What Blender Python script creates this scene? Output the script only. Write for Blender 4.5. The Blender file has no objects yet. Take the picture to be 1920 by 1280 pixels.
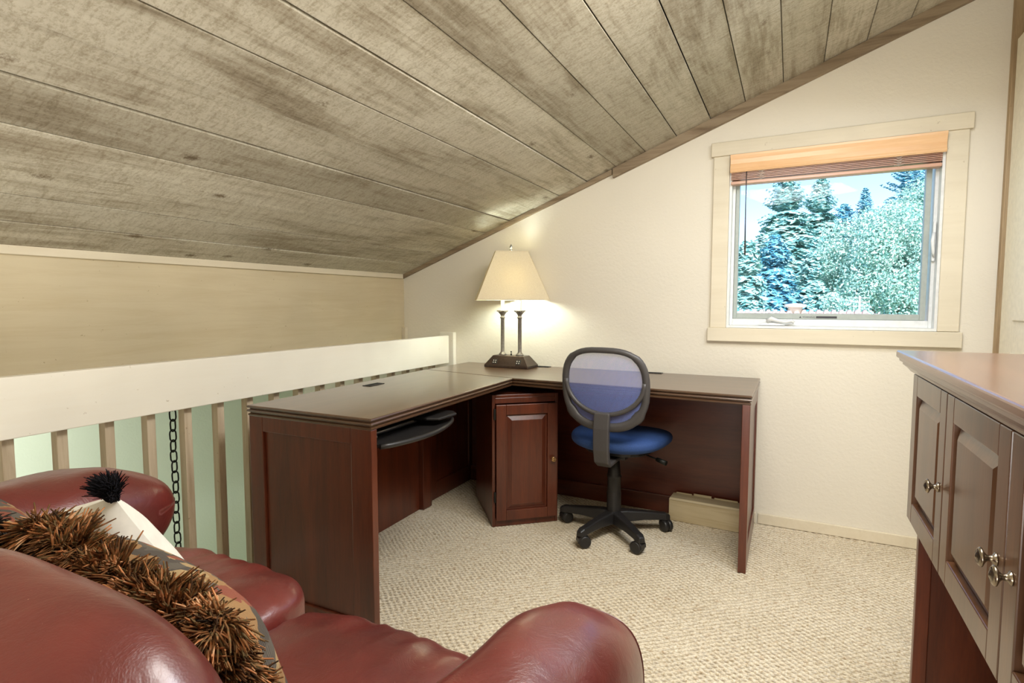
import bpy, math, random
import numpy as np
from mathutils import Vector, Matrix, noise as mnoise
random.seed(7); np.random.seed(7)
rng = np.random.default_rng(11)
scene = bpy.context.scene
COL = scene.collection
PI = math.pi

# ------------------------------------------------------------------ camera, world, light
cam_d = bpy.data.cameras.new('camera'); cam = bpy.data.objects.new('camera', cam_d); COL.objects.link(cam)
YAW, PIT = -0.4676, 0.0696
fw = Vector((math.sin(YAW)*math.cos(PIT), math.cos(YAW)*math.cos(PIT), -math.sin(PIT)))
cam.location = (0, 0, 1.15)
cam.rotation_euler = fw.to_track_quat('-Z', 'Y').to_euler()
cam_d.sensor_width = 36.0; cam_d.lens = 36.0*1032.67/1920.0; cam_d.clip_start = 0.02; cam_d.clip_end = 400
scene.camera = cam

w = bpy.data.worlds.new('world'); scene.world = w; w.use_nodes = True
nt = w.node_tree; nt.nodes.clear()
wo = nt.nodes.new('ShaderNodeOutputWorld'); bg = nt.nodes.new('ShaderNodeBackground')
sky = nt.nodes.new('ShaderNodeTexSky'); sky.sky_type = 'NISHITA'; sky.sun_disc = False
sky.sun_elevation = math.radians(42); sky.sun_rotation = math.radians(200); sky.altitude = 1500
sky.air_density = 1.0; sky.dust_density = 1.0
nt.links.new(sky.outputs[0], bg.inputs[0]); nt.links.new(bg.outputs[0], wo.inputs[0])
bg.inputs[1].default_value = 0.30

def lamp(kind, name, loc, energy, color, size=1.0, size_y=None, aim=None, spread=None):
    d = bpy.data.lights.new(name, kind); o = bpy.data.objects.new(name, d); COL.objects.link(o)
    o.location = loc; d.energy = energy; d.color = color
    if kind == 'AREA':
        d.shape = 'RECTANGLE'; d.size = size; d.size_y = size_y or size
        if spread: d.spread = spread
    if kind == 'POINT': d.shadow_soft_size = size
    if aim is not None:
        o.rotation_euler = (Vector(aim)-Vector(loc)).to_track_quat('-Z', 'Y').to_euler()
    return o
sun = lamp('SUN', 'sun', (0, -10, 30), 9.0, (1.0, 0.95, 0.86)); sun.data.angle = math.radians(0.6)
sun.rotation_euler = Vector((-0.45, 1.0, -0.85)).to_track_quat('-Z', 'Y').to_euler()
# loft fill: unseen area lights added behind, overhead and in the stairwell
lamp('AREA', 'low_rear_fill', (-0.5, -1.3, 0.35), 66, (1.0, 0.98, 0.93), 2.0, 0.7, (-0.8, 0.6, 2.2))  # added low fill behind the sofa, thrown up at the ceiling planks
lamp('AREA', 'rear_fill', (0.4, -2.2, 1.7), 5, (1.0, 0.97, 0.92), 1.6, 1.2, (-0.7, 2.4, 1.2))  # soft fill added behind the camera
lamp('AREA', 'overhead_fill', (-0.05, 1.40, 2.05), 36, (1.0, 0.965, 0.90), 0.75, 0.6, (-0.25, 1.7, 0.0))  # main fill added above the frame, no fixture there
lamp('AREA', 'cool_overhead_fill', (0.40, 1.95, 2.27), 19, (0.78, 0.86, 1.0), 0.45, 0.45, (0.1, 1.6, 0.0))  # cool fill added overhead for the sheen on the leather arm
lamp('AREA', 'left_warm_light', (-0.6, -0.9, 1.5), 5, (1.0, 0.88, 0.66), 0.8, 0.8, (-2.4, 1.0, 1.0))
lamp('AREA', 'stairwell_fill', (-2.75, 0.9, 0.35), 19, (1.0, 1.0, 0.93), 0.5, 3.4, (-3.5, 1.6, 0.1))  # fill added to brighten the mint stairwell wall

vs = scene.view_settings
vs.view_transform = 'Standard'; vs.look = 'None'; vs.gamma = 1.0; vs.use_curve_mapping = False
vs.exposure = 0.0

# ------------------------------------------------------------------ materials
def mat(name):
    m = bpy.data.materials.new(name); m.use_nodes = True
    n = m.node_tree.nodes; l = m.node_tree.links
    return m, n, l, n['Principled BSDF']
def N(n, t, **kw):
    x = n.new(t)
    for k, v in kw.items():
        if k in ('op', 'operation'): x.operation = v
        else: setattr(x, k, v)
    return x
def ramp(n, stops, interp='LINEAR'):
    r = n.new('ShaderNodeValToRGB'); cr = r.color_ramp; cr.interpolation = interp
    while len(cr.elements) < len(stops): cr.elements.new(0.5)
    for e, (p, c) in zip(cr.elements, stops):
        e.position = p; e.color = (c[0], c[1], c[2], 1)
    return r
def srgb(r, g, b):
    f = lambda c: (c/255/12.92) if c/255 <= 0.04045 else ((c/255+0.055)/1.055)**2.4
    return (f(r), f(g), f(b))
def coords(n, l, scale=(1, 1, 1), rot=(0, 0, 0), kind='Object', rand=True):
    tc = n.new('ShaderNodeTexCoord'); mp = n.new('ShaderNodeMapping')
    mp.inputs['Scale'].default_value = scale; mp.inputs['Rotation'].default_value = rot
    if rand:
        oi = n.new('ShaderNodeObjectInfo'); mu = N(n, 'ShaderNodeMath', operation='MULTIPLY'); mu.inputs[1].default_value = 37.0
        cb = n.new('ShaderNodeCombineXYZ'); l.new(oi.outputs['Random'], mu.inputs[0])
        l.new(mu.outputs[0], cb.inputs[0]); l.new(mu.outputs[0], cb.inputs[1]); l.new(mu.outputs[0], cb.inputs[2])
        ad = N(n, 'ShaderNodeVectorMath', operation='ADD'); l.new(tc.outputs[kind], ad.inputs[0]); l.new(cb.outputs[0], ad.inputs[1])
        l.new(ad.outputs[0], mp.inputs[0])
    else: l.new(tc.outputs[kind], mp.inputs[0])
    return mp
def noise_n(n, l, vec, scale, detail=5, rough=0.55, dist=0.0):
    x = n.new('ShaderNodeTexNoise'); x.inputs['Scale'].default_value = scale; x.inputs['Detail'].default_value = detail
    x.inputs['Roughness'].default_value = rough; x.inputs['Distortion'].default_value = dist
    l.new(vec.outputs[0], x.inputs['Vector']); return x
def bump(n, l, bs, h, strength, dist=0.002):
    b = n.new('ShaderNodeBump'); b.inputs['Strength'].default_value = strength; b.inputs['Distance'].default_value = dist
    l.new(h, b.inputs['Height']); l.new(b.outputs[0], bs.inputs['Normal']); return b
def mixc(n, l, fac, a, b, mode='MIX'):
    m = n.new('ShaderNodeMix'); m.data_type = 'RGBA'; m.blend_type = mode
    if isinstance(fac, float): m.inputs[0].default_value = fac
    else: l.new(fac, m.inputs[0])
    for i, v in ((6, a), (7, b)):
        if isinstance(v, tuple): m.inputs[i].default_value = (*v, 1)
        else: l.new(v, m.inputs[i])
    return m.outputs[2]

def m_plain(name, col, rough=0.6, bumpy=0.0, bscale=60, metal=0.0, spec=0.5, coat=0.0, var=0.0):
    m, n, l, b = mat(name)
    b.inputs['Roughness'].default_value = rough; b.inputs['Metallic'].default_value = metal
    b.inputs['Specular IOR Level'].default_value = spec; b.inputs['Coat Weight'].default_value = coat
    mp = coords(n, l)
    nz = noise_n(n, l, mp, bscale, 4)
    k = max(var, 0.06)
    r = ramp(n, [(0.3, tuple(c*(1-k) for c in col)), (0.7, tuple(min(1, c*(1+k)) for c in col))])
    l.new(nz.outputs[0], r.inputs[0]); l.new(r.outputs[0], b.inputs['Base Color'])
    if bumpy: bump(n, l, b, nz.outputs[0], bumpy)
    return m

def m_wood(name, dark, light, axis, rough=0.33, coat=0.25, contrast=1.0):
    m, n, l, b = mat(name)
    sc = [11, 11, 11]; sc[axis] = 0.9
    mp = coords(n, l, tuple(sc))
    a = noise_n(n, l, mp, 1.3, 6, 0.6, 0.6)
    mp2 = coords(n, l, tuple(9*s for s in sc))
    c = noise_n(n, l, mp2, 1.6, 3, 0.6)
    ad = N(n, 'ShaderNodeMath', operation='MULTIPLY_ADD'); ad.inputs[1].default_value = 0.35
    l.new(c.outputs[0], ad.inputs[0]); l.new(a.outputs[0], ad.inputs[2])
    r = ramp(n, [(0.30, dark), (0.66, tuple((d+e)/2 for d, e in zip(dark, light))), (1.0, light)])
    l.new(ad.outputs[0], r.inputs[0]); l.new(r.outputs[0], b.inputs['Base Color'])
    b.inputs['Roughness'].default_value = rough; b.inputs['Coat Weight'].default_value = coat; b.inputs['Coat Roughness'].default_value = 0.18
    bump(n, l, b, c.outputs[0], 0.12, 0.0008)
    return m

def m_leather():
    m, n, l, b = mat('burgundy_leather')
    mp = coords(n, l)
    a = noise_n(n, l, mp, 3.0, 4, 0.6); v = n.new('ShaderNodeTexVoronoi'); v.inputs['Scale'].default_value = 420; l.new(mp.outputs[0], v.inputs['Vector'])
    r = ramp(n, [(0.3, srgb(78, 27, 25)), (0.7, srgb(118, 45, 38))]); l.new(a.outputs[0], r.inputs[0])
    sp = noise_n(n, l, mp, 330, 1, 0.4); rs = ramp(n, [(0.80, (0, 0, 0)), (0.84, (1, 1, 1))]); l.new(sp.outputs[0], rs.inputs[0])
    l.new(mixc(n, l, rs.outputs[0], r.outputs[0], srgb(190, 150, 130)), b.inputs['Base Color'])
    b.inputs['Roughness'].default_value = 0.40; b.inputs['Coat Weight'].default_value = 0.45; b.inputs['Coat Roughness'].default_value = 0.22
    cr = noise_n(n, l, mp, 14, 5, 0.65, 1.6)
    ad = N(n, 'ShaderNodeMath', operation='MULTIPLY_ADD'); ad.inputs[1].default_value = 0.05
    l.new(v.outputs['Distance'], ad.inputs[0]); l.new(cr.outputs[0], ad.inputs[2])
    bump(n, l, b, ad.outputs[0], 0.30, 0.008)
    return m

def m_plank():
    m, n, l, b = mat('pickled_grey_ceiling_wood')
    tc = n.new('ShaderNodeTexCoord'); oi = n.new('ShaderNodeObjectInfo')
    cb = n.new('ShaderNodeCombineXYZ'); mu = N(n, 'ShaderNodeMath', operation='MULTIPLY'); mu.inputs[1].default_value = 57.0
    l.new(oi.outputs['Random'], mu.inputs[0]); l.new(mu.outputs[0], cb.inputs[1]); l.new(mu.outputs[0], cb.inputs[0])
    ad = N(n, 'ShaderNodeVectorMath', operation='ADD'); l.new(tc.outputs['Object'], ad.inputs[0]); l.new(cb.outputs[0], ad.inputs[1])
    def mp(s):
        x = n.new('ShaderNodeMapping'); x.inputs['Scale'].default_value = s; l.new(ad.outputs[0], x.inputs[0]); return x
    blotch = noise_n(n, l, mp((3.2, 0.75, 3)), 1.5, 5, 0.62, 0.7)
    grain = noise_n(n, l, mp((34, 2.6, 20)), 1.0, 5, 0.7, 0.4)
    saw = noise_n(n, l, mp((14, 48, 9)), 1.0, 5, 0.75, 0.8)          # cross-cut saw marks
    mott = noise_n(n, l, mp((1, 1, 1)), 110, 4, 0.75)
    r1 = ramp(n, [(0.32, srgb(130, 118, 98)), (0.43, srgb(170, 161, 141)), (0.52, srgb(198, 192, 174)), (0.70, srgb(214, 209, 192))])
    f = N(n, 'ShaderNodeMath', operation='MULTIPLY_ADD'); f.inputs[1].default_value = 0.40; l.new(grain.outputs[0], f.inputs[0])
    g = N(n, 'ShaderNodeMath', operation='MULTIPLY'); g.inputs[1].default_value = 0.62; l.new(blotch.outputs[0], g.inputs[0]); l.new(g.outputs[0], f.inputs[2])
    l.new(f.outputs[0], r1.inputs[0])
    # fine dark mottling, more where the blotches are
    r2 = ramp(n, [(0.40, (0.56, 0.51, 0.43)), (0.54, (1, 1, 1))]); 
    s2 = N(n, 'ShaderNodeMath', operation='MULTIPLY_ADD'); s2.inputs[1].default_value = 0.5; l.new(saw.outputs[0], s2.inputs[0])
    h2 = N(n, 'ShaderNodeMath', operation='MULTIPLY'); h2.inputs[1].default_value = 0.5; l.new(mott.outputs[0], h2.inputs[0]); l.new(h2.outputs[0], s2.inputs[2])
    l.new(s2.outputs[0], r2.inputs[0])
    c = mixc(n, l, 0.70, r1.outputs[0], r2.outputs[0], 'MULTIPLY')
    # knots
    vo = n.new('ShaderNodeTexVoronoi'); vo.inputs['Scale'].default_value = 1.0; l.new(mp((9.0, 4.5, 0.01)).outputs[0], vo.inputs['Vector'])
    kd = N(n, 'ShaderNodeMath', operation='MULTIPLY_ADD'); kd.inputs[1].default_value = 0.30; l.new(mott.outputs[0], kd.inputs[0]); l.new(vo.outputs['Distance'], kd.inputs[2])
    r3 = ramp(n, [(0.20, (1, 1, 1)), (0.32, (0, 0, 0))]); l.new(kd.outputs[0], r3.inputs[0])
    sel = N(n, 'ShaderNodeMath', operation='GREATER_THAN'); sel.inputs[1].default_value = 0.62
    sp = n.new('ShaderNodeSeparateColor'); l.new(vo.outputs['Color'], sp.inputs[0]); l.new(sp.outputs[0], sel.inputs[0])
    kk = N(n, 'ShaderNodeMath', operation='MULTIPLY'); l.new(r3.outputs[0], kk.inputs[0]); l.new(sel.outputs[0], kk.inputs[1])
    kk2 = N(n, 'ShaderNodeMath', operation='MULTIPLY'); l.new(kk.outputs[0], kk2.inputs[0]); kk2.inputs[1].default_value = 0.9
    c = mixc(n, l, kk2.outputs[0], c, srgb(108, 92, 70))
    # plank-to-plank tone
    pr = ramp(n, [(0, (0.74, 0.72, 0.69)), (0.5, (0.94, 0.93, 0.92)), (1, (1.10, 1.10, 1.09))]); l.new(oi.outputs['Random'], pr.inputs[0])
    c = mixc(n, l, 1.0, c, pr.outputs[0], 'MULTIPLY')
    l.new(c, b.inputs['Base Color']); b.inputs['Roughness'].default_value = 0.72; b.inputs['Specular IOR Level'].default_value = 0.3
    bump(n, l, b, s2.outputs[0], 0.35, 0.003)
    return m

def m_painted_board(name, c1, c2, axis=1, streak=0.3):
    m, n, l, b = mat(name)
    s = [20, 20, 20]; s[axis] = 1.6
    mp = coords(n, l, tuple(s)); a = noise_n(n, l, mp, 1.2, 6, 0.68, 0.5)
    mp1 = coords(n, l); d = noise_n(n, l, mp1, 46, 3, 0.6); e = noise_n(n, l, mp1, 2.3, 2)
    r = ramp(n, [(0.3, c2), (0.58, c1)]); l.new(a.outputs[0], r.inputs[0])
    sp = ramp(n, [(0.20, (0.5, 0.42, 0.32)), (0.30, (1, 1, 1))]); l.new(d.outputs[0], sp.inputs[0])
    c = mixc(n, l, 1.0, r.outputs[0], sp.outputs[0], 'MULTIPLY')
    r4 = ramp(n, [(0.35, (0.93, 0.93, 0.93)), (0.65, (1.03, 1.03, 1.03))]); l.new(e.outputs[0], r4.inputs[0])
    c = mixc(n, l, 1.0, c, r4.outputs[0], 'MULTIPLY')
    l.new(c, b.inputs['Base Color']); b.inputs['Roughness'].default_value = 0.6
    bump(n, l, b, a.outputs[0], streak, 0.002)
    return m

def m_wall(name, col):
    m, n, l, b = mat(name)
    mp = coords(n, l, rand=False); a = noise_n(n, l, mp, 75, 3, 0.5, 0.3); c = noise_n(n, l, mp, 1.4, 2)
    r = ramp(n, [(0.3, tuple(x*0.975 for x in col)), (0.7, tuple(min(1, x*1.02) for x in col))]); l.new(c.outputs[0], r.inputs[0])
    l.new(r.outputs[0], b.inputs['Base Color']); b.inputs['Roughness'].default_value = 0.68; b.inputs['Specular IOR Level'].default_value = 0.25
    bump(n, l, b, a.outputs[0], 0.32, 0.004)
    return m

def m_island(name, stops, rough=0.85, rand_scale=0.0, hue_noise=None, sheen=0.0):
    """colour picked per loose piece (tuft, leaf, strand)"""
    m, n, l, b = mat(name)
    g = n.new('ShaderNodeNewGeometry'); r = ramp(n, stops); 
    if hue_noise:
        mp = coords(n, l, rand=False); a = noise_n(n, l, mp, hue_noise, 2)
        mx = N(n, 'ShaderNodeMath', operation='MULTIPLY_ADD'); mx.inputs[1].default_value = 0.55; l.new(g.outputs['Random Per Island'], mx.inputs[0])
        sb = N(n, 'ShaderNodeMath', operation='MULTIPLY_ADD'); sb.inputs[1].default_value = 1.6; sb.inputs[2].default_value = -0.55; l.new(a.outputs[0], sb.inputs[0]); l.new(sb.outputs[0], mx.inputs[2])
        l.new(mx.outputs[0], r.inputs[0])
    else: l.new(g.outputs['Random Per Island'], r.inputs[0])
    l.new(r.outputs[0], b.inputs['Base Color']); b.inputs['Roughness'].default_value = rough; b.inputs['Specular IOR Level'].default_value = 0.2
    return m

def m_carpet():
    m, n, l, b = mat('berber_carpet')
    at = n.new('ShaderNodeAttribute'); at.attribute_name = 'pit'
    mp = coords(n, l, rand=False); a = noise_n(n, l, mp, 150, 2, 0.6); c = noise_n(n, l, mp, 34, 3, 0.6); d = noise_n(n, l, mp, 2.1, 3)
    r = ramp(n, [(0.30, srgb(192, 174, 140)), (0.48, srgb(228, 215, 188)), (0.66, srgb(242, 233, 212))]); l.new(a.outputs[0], r.inputs[0])
    r2 = ramp(n, [(0.30, srgb(190, 150, 105)), (0.42, (1, 1, 1))]); l.new(c.outputs[0], r2.inputs[0])
    cc = mixc(n, l, 0.35, r.outputs[0], r2.outputs[0], 'MULTIPLY')
    cc = mixc(n, l, at.outputs['Fac'], cc, srgb(84, 64, 40))
    r5 = ramp(n, [(0.35, (0.94, 0.93, 0.91)), (0.65, (1.03, 1.03, 1.03))]); l.new(d.outputs[0], r5.inputs[0])
    cc = mixc(n, l, 1.0, cc, r5.outputs[0], 'MULTIPLY')
    l.new(cc, b.inputs['Base Color']); b.inputs['Roughness'].default_value = 0.95; b.inputs['Specular IOR Level'].default_value = 0.1
    bump(n, l, b, a.outputs[0], 0.5, 0.003)
    return m

def m_tapestry():
    m, n, l, b = mat('woven_tapestry')
    mp = coords(n, l, rand=True)
    v = n.new('ShaderNodeTexVoronoi'); v.distance = 'MANHATTAN'; v.inputs['Scale'].default_value = 27
    dn = noise_n(n, l, mp, 40, 2); dv = N(n, 'ShaderNodeVectorMath', operation='SCALE'); dv.inputs['Scale'].default_value = 0.03; l.new(dn.outputs['Color'], dv.inputs[0])
    da = N(n, 'ShaderNodeVectorMath', operation='ADD'); l.new(mp.outputs[0], da.inputs[0]); l.new(dv.outputs[0], da.inputs[1]); l.new(da.outputs[0], v.inputs['Vector'])
    sp = n.new('ShaderNodeSeparateColor'); l.new(v.outputs['Color'], sp.inputs[0])
    r = ramp(n, [(0.0, srgb(88, 80, 72)), (0.3, srgb(168, 130, 86)), (0.52, srgb(150, 84, 64)), (0.70, srgb(104, 96, 86)), (0.88, srgb(184, 156, 112))], 'CONSTANT')
    l.new(sp.outputs[0], r.inputs[0])
    wv = n.new('ShaderNodeTexWave'); wv.inputs['Scale'].default_value = 130; wv.inputs['Distortion'].default_value = 1.5; l.new(mp.outputs[0], wv.inputs['Vector'])
    r2 = ramp(n, [(0.0, (0.62, 0.60, 0.56)), (0.6, (1, 1, 1))]); l.new(wv.outputs[0], r2.inputs[0])
    l.new(mixc(n, l, 1.0, r.outputs[0], r2.outputs[0], 'MULTIPLY'), b.inputs['Base Color']); b.inputs['Roughness'].default_value = 0.95
    bump(n, l, b, wv.outputs[0], 0.5, 0.002); return m

def m_mesh_fabric():
    m, n, l, b = mat('blue_mesh_fabric')
    mp = coords(n, l, (1, 1, 1), rand=False)
    sx = n.new('ShaderNodeSeparateXYZ'); l.new(mp.outputs[0], sx.inputs[0])
    def wave(sock_a, sock_b, sgn):
        a = N(n, 'ShaderNodeMath', operation='ADD' if sgn > 0 else 'SUBTRACT'); l.new(sock_a, a.inputs[0]); l.new(sock_b, a.inputs[1])
        c = N(n, 'ShaderNodeMath', operation='MULTIPLY'); c.inputs[1].default_value = 2*PI/0.0052; l.new(a.outputs[0], c.inputs[0])
        s = N(n, 'ShaderNodeMath', operation='SINE'); l.new(c.outputs[0], s.inputs[0]); return s
    w1 = wave(sx.outputs[0], sx.outputs[2], 1); w2 = wave(sx.outputs[0], sx.outputs[2], -1)
    pr = N(n, 'ShaderNodeMath', operation='ADD'); l.new(w1.outputs[0], pr.inputs[0]); l.new(w2.outputs[0], pr.inputs[1])
    gt = N(n, 'ShaderNodeMath', operation='GREATER_THAN'); gt.inputs[1].default_value = 0.0; l.new(pr.outputs[0], gt.inputs[0])
    iv = N(n, 'ShaderNodeMath', operation='SUBTRACT'); iv.inputs[0].default_value = 1.0; l.new(gt.outputs[0], iv.inputs[1])
    l.new(iv.outputs[0], b.inputs['Alpha'])
    b.inputs['Base Color'].default_value = (*srgb(126, 142, 206), 1); b.inputs['Roughness'].default_value = 0.7
    return m

def m_glass():
    m, n, l, b = mat('window_glass'); n.remove(b)
    o = n['Material Output']; t = n.new('ShaderNodeBsdfTransparent'); g = n.new('ShaderNodeBsdfGlossy'); g.inputs['Roughness'].default_value = 0.02
    t.inputs[0].default_value = (0.93, 0.97, 1.0, 1)
    mx = n.new('ShaderNodeMixShader'); mx.inputs[0].default_value = 0.006
    l.new(t.outputs[0], mx.inputs[1]); l.new(g.outputs[0], mx.inputs[2]); l.new(mx.outputs[0], o.inputs[0]); return m

def m_shade():
    m, n, l, b = mat('cream_lampshade_cloth')
    o = n['Material Output']; t = n.new('ShaderNodeBsdfTranslucent'); t.inputs[0].default_value = (*srgb(238, 222, 186), 1)
    mp = coords(n, l); a = noise_n(n, l, mp, 260, 2); r = ramp(n, [(0.3, srgb(222, 208, 176)), (0.7, srgb(236, 224, 194))]); l.new(a.outputs[0], r.inputs[0])
    l.new(r.outputs[0], b.inputs['Base Color']); b.inputs['Roughness'].default_value = 0.9
    mx = n.new('ShaderNodeMixShader'); mx.inputs[0].default_value = 0.10
    l.new(b.outputs[0], mx.inputs[1]); l.new(t.outputs[0], mx.inputs[2]); l.new(mx.outputs[0], o.inputs[0]); return m

M = {}
M['wall'] = m_wall('cream_wall_paint', srgb(227, 220, 203))
M['mint'] = m_wall('pale_mint_wall_paint', srgb(220, 230, 212))
M['plank'] = m_plank()
M['trimwood'] = m_painted_board('grey_brown_trim_wood', srgb(150, 132, 106), srgb(112, 92, 68), 0, 0.4)
M['postwood'] = m_painted_board('tan_trim_wood', srgb(178, 154, 118), srgb(142, 116, 82), 2, 0.4)
M['beam'] = m_painted_board('tan_painted_board', srgb(206, 192, 160), srgb(198, 182, 148), 1, 0.3)
M['cream_trim'] = m_painted_board('cream_painted_trim', srgb(222, 211, 186), srgb(216, 204, 178), 1, 0.15)
M['casing'] = m_painted_board('beige_window_casing', srgb(224, 214, 190), srgb(218, 207, 182), 0, 0.2)
M['railwhite'] = m_painted_board('white_rail_paint', srgb(236, 231, 216), srgb(234, 228, 212), 1, 0.08)
M['baluster'] = m_painted_board('weathered_baluster_wood', srgb(200, 184, 158), srgb(168, 148, 120), 2, 0.3)
M['carpet'] = m_carpet()
M['woodY'] = m_wood('mahogany_long_grain', srgb(48, 20, 14), srgb(104, 50, 30), 1)
M['woodX'] = m_wood('mahogany_cross_grain', srgb(58, 24, 15), srgb(116, 54, 32), 0)
M['woodZ'] = m_wood('mahogany_upright_grain', srgb(46, 21, 14), srgb(114, 54, 31), 2)
M['topwood'] = m_wood('mahogany_table_top', srgb(62, 42, 29), srgb(98, 70, 48), 1, 0.30, 0.5)
M['topwoodX'] = m_wood('mahogany_table_top_cross', srgb(62, 42, 29), srgb(98, 70, 48), 0, 0.30, 0.5)
M['hutchZ'] = m_wood('walnut_upright_grain', srgb(62, 40, 26), srgb(106, 72, 48), 2, 0.30, 0.4)
M['hutchY'] = m_wood('walnut_long_grain', srgb(80, 54, 42), srgb(118, 84, 66), 1, 0.26, 0.45)
M['leather'] = m_leather()
M['black'] = m_plain('black_plastic', srgb(34, 32, 31), 0.42, 0.15, 220)
M['frameplastic'] = m_plain('dark_grey_chair_plastic', srgb(70, 67, 66), 0.45, 0.2, 300)
M['blue'] = m_plain('blue_seat_fabric', srgb(40, 70, 124), 0.8, 0.5, 260, var=0.18)
M['meshfab'] = m_mesh_fabric()
M['pewter'] = m_plain('brushed_pewter', srgb(132, 126, 118), 0.42, 0.05, 90, metal=0.55, var=0.15)
M['lampbase'] = m_plain('bronze_lamp_base', srgb(66, 52, 44), 0.35, 0.05, 60, metal=0.35, var=0.2)
M['chrome'] = m_plain('chrome', srgb(210, 210, 212), 0.08, metal=1.0)
M['brass'] = m_plain('antique_brass', srgb(176, 140, 96), 0.25, 0.05, 60, metal=0.9)
M['nickel'] = m_plain('aged_nickel_knob', srgb(150, 138, 120), 0.24, 0.05, 90, metal=0.95, var=0.2)
M['iron'] = m_plain('black_iron', srgb(30, 32, 28), 0.5, 0.3, 90, metal=0.5)
M['shade'] = m_shade()
M['vinyl'] = m_plain('white_vinyl', srgb(228, 230, 228), 0.35, 0.02, 50)
M['sashgrey'] = m_plain('grey_sash_seal', srgb(170, 178, 172), 0.4, 0.02, 50)
M['glass'] = m_glass()
M['honey'] = m_wood('honey_blind_wood', srgb(222, 172, 120), srgb(244, 206, 160), 0, 0.35, 0.3)
M['slat'] = m_wood('blind_slat_wood', srgb(186, 140, 116), srgb(214, 172, 146), 0, 0.4, 0.2)
M['wand'] = m_plain('dark_wand', srgb(70, 62, 62), 0.3)
M['white_door'] = m_plain('white_door_paint', srgb(236, 228, 206), 0.5, 0.05, 40)
M['white_cloth'] = m_plain('white_cotton', srgb(232, 228, 216), 0.85, 0.3, 30, var=0.03)
M['tapestry'] = m_tapestry()
M['fringe'] = m_island('brown_orange_fringe', [(0.0, srgb(34, 24, 14)), (0.28, srgb(78, 50, 26)), (0.45, srgb(134, 86, 48)), (0.6, srgb(98, 84, 54)), (0.76, srgb(196, 128, 80)), (1.0, srgb(222, 180, 140))], 0.8, hue_noise=26)
M['darkfringe'] = m_island('black_fringe', [(0.0, srgb(14, 12, 12)), (0.7, srgb(38, 30, 28)), (1.0, srgb(86, 68, 56))])
M['tassel'] = m_island('black_tassel', [(0.0, srgb(10, 10, 14)), (1.0, srgb(34, 32, 38))])
M['ply'] = m_painted_board('pale_plywood', srgb(200, 184, 148), srgb(178, 158, 118), 0, 0.4)
M['paper'] = m_plain('paper_white', srgb(226, 222, 210), 0.7)
M['ink'] = m_plain('dark_print', srgb(62, 62, 66), 0.6)
M['dark'] = m_plain('dark_recess', srgb(18, 14, 12), 0.8)
M['thread'] = m_plain('pale_stitching', srgb(206, 140, 116), 0.8)
M['bark'] = m_plain('tree_bark', srgb(120, 96, 78), 0.9, 0.6, 12, var=0.2)
M['conifer'] = m_island('hazed_conifer_needles', [(0.0, srgb(96, 158, 164)), (0.5, srgb(152, 204, 200)), (1.0, srgb(214, 238, 228))], 0.8)  # haze and overexposure put into the needle colour as pale teal
M['conifer_blue'] = m_island('hazed_blue_spruce_needles', [(0.0, srgb(64, 136, 172)), (0.5, srgb(112, 180, 200)), (1.0, srgb(182, 222, 228))], 0.8)  # blue distance haze mixed into this needle colour
M['leafy'] = m_island('hazed_broad_leaves', [(0.0, srgb(128, 184, 180)), (0.5, srgb(178, 216, 204)), (1.0, srgb(226, 242, 230))], 0.8)  # leaf colour bleached towards teal to stand for haze
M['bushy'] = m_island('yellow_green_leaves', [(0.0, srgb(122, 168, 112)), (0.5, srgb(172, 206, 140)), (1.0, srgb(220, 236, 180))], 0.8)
M['rooftile'] = m_plain('pale_clay_roof_tile', srgb(214, 190, 182), 0.8, 0.3, 20, var=0.15)
M['stucco'] = m_plain('pale_stucco', srgb(226, 218, 204), 0.9, 0.3, 30)
M['grass'] = m_plain('dry_lawn', srgb(120, 148, 92), 0.95, 0.6, 3, var=0.25)
M['hill'] = m_plain('hazy_wooded_hill', srgb(84, 130, 160), 0.95, 0.6, 1.2, var=0.25)

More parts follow.
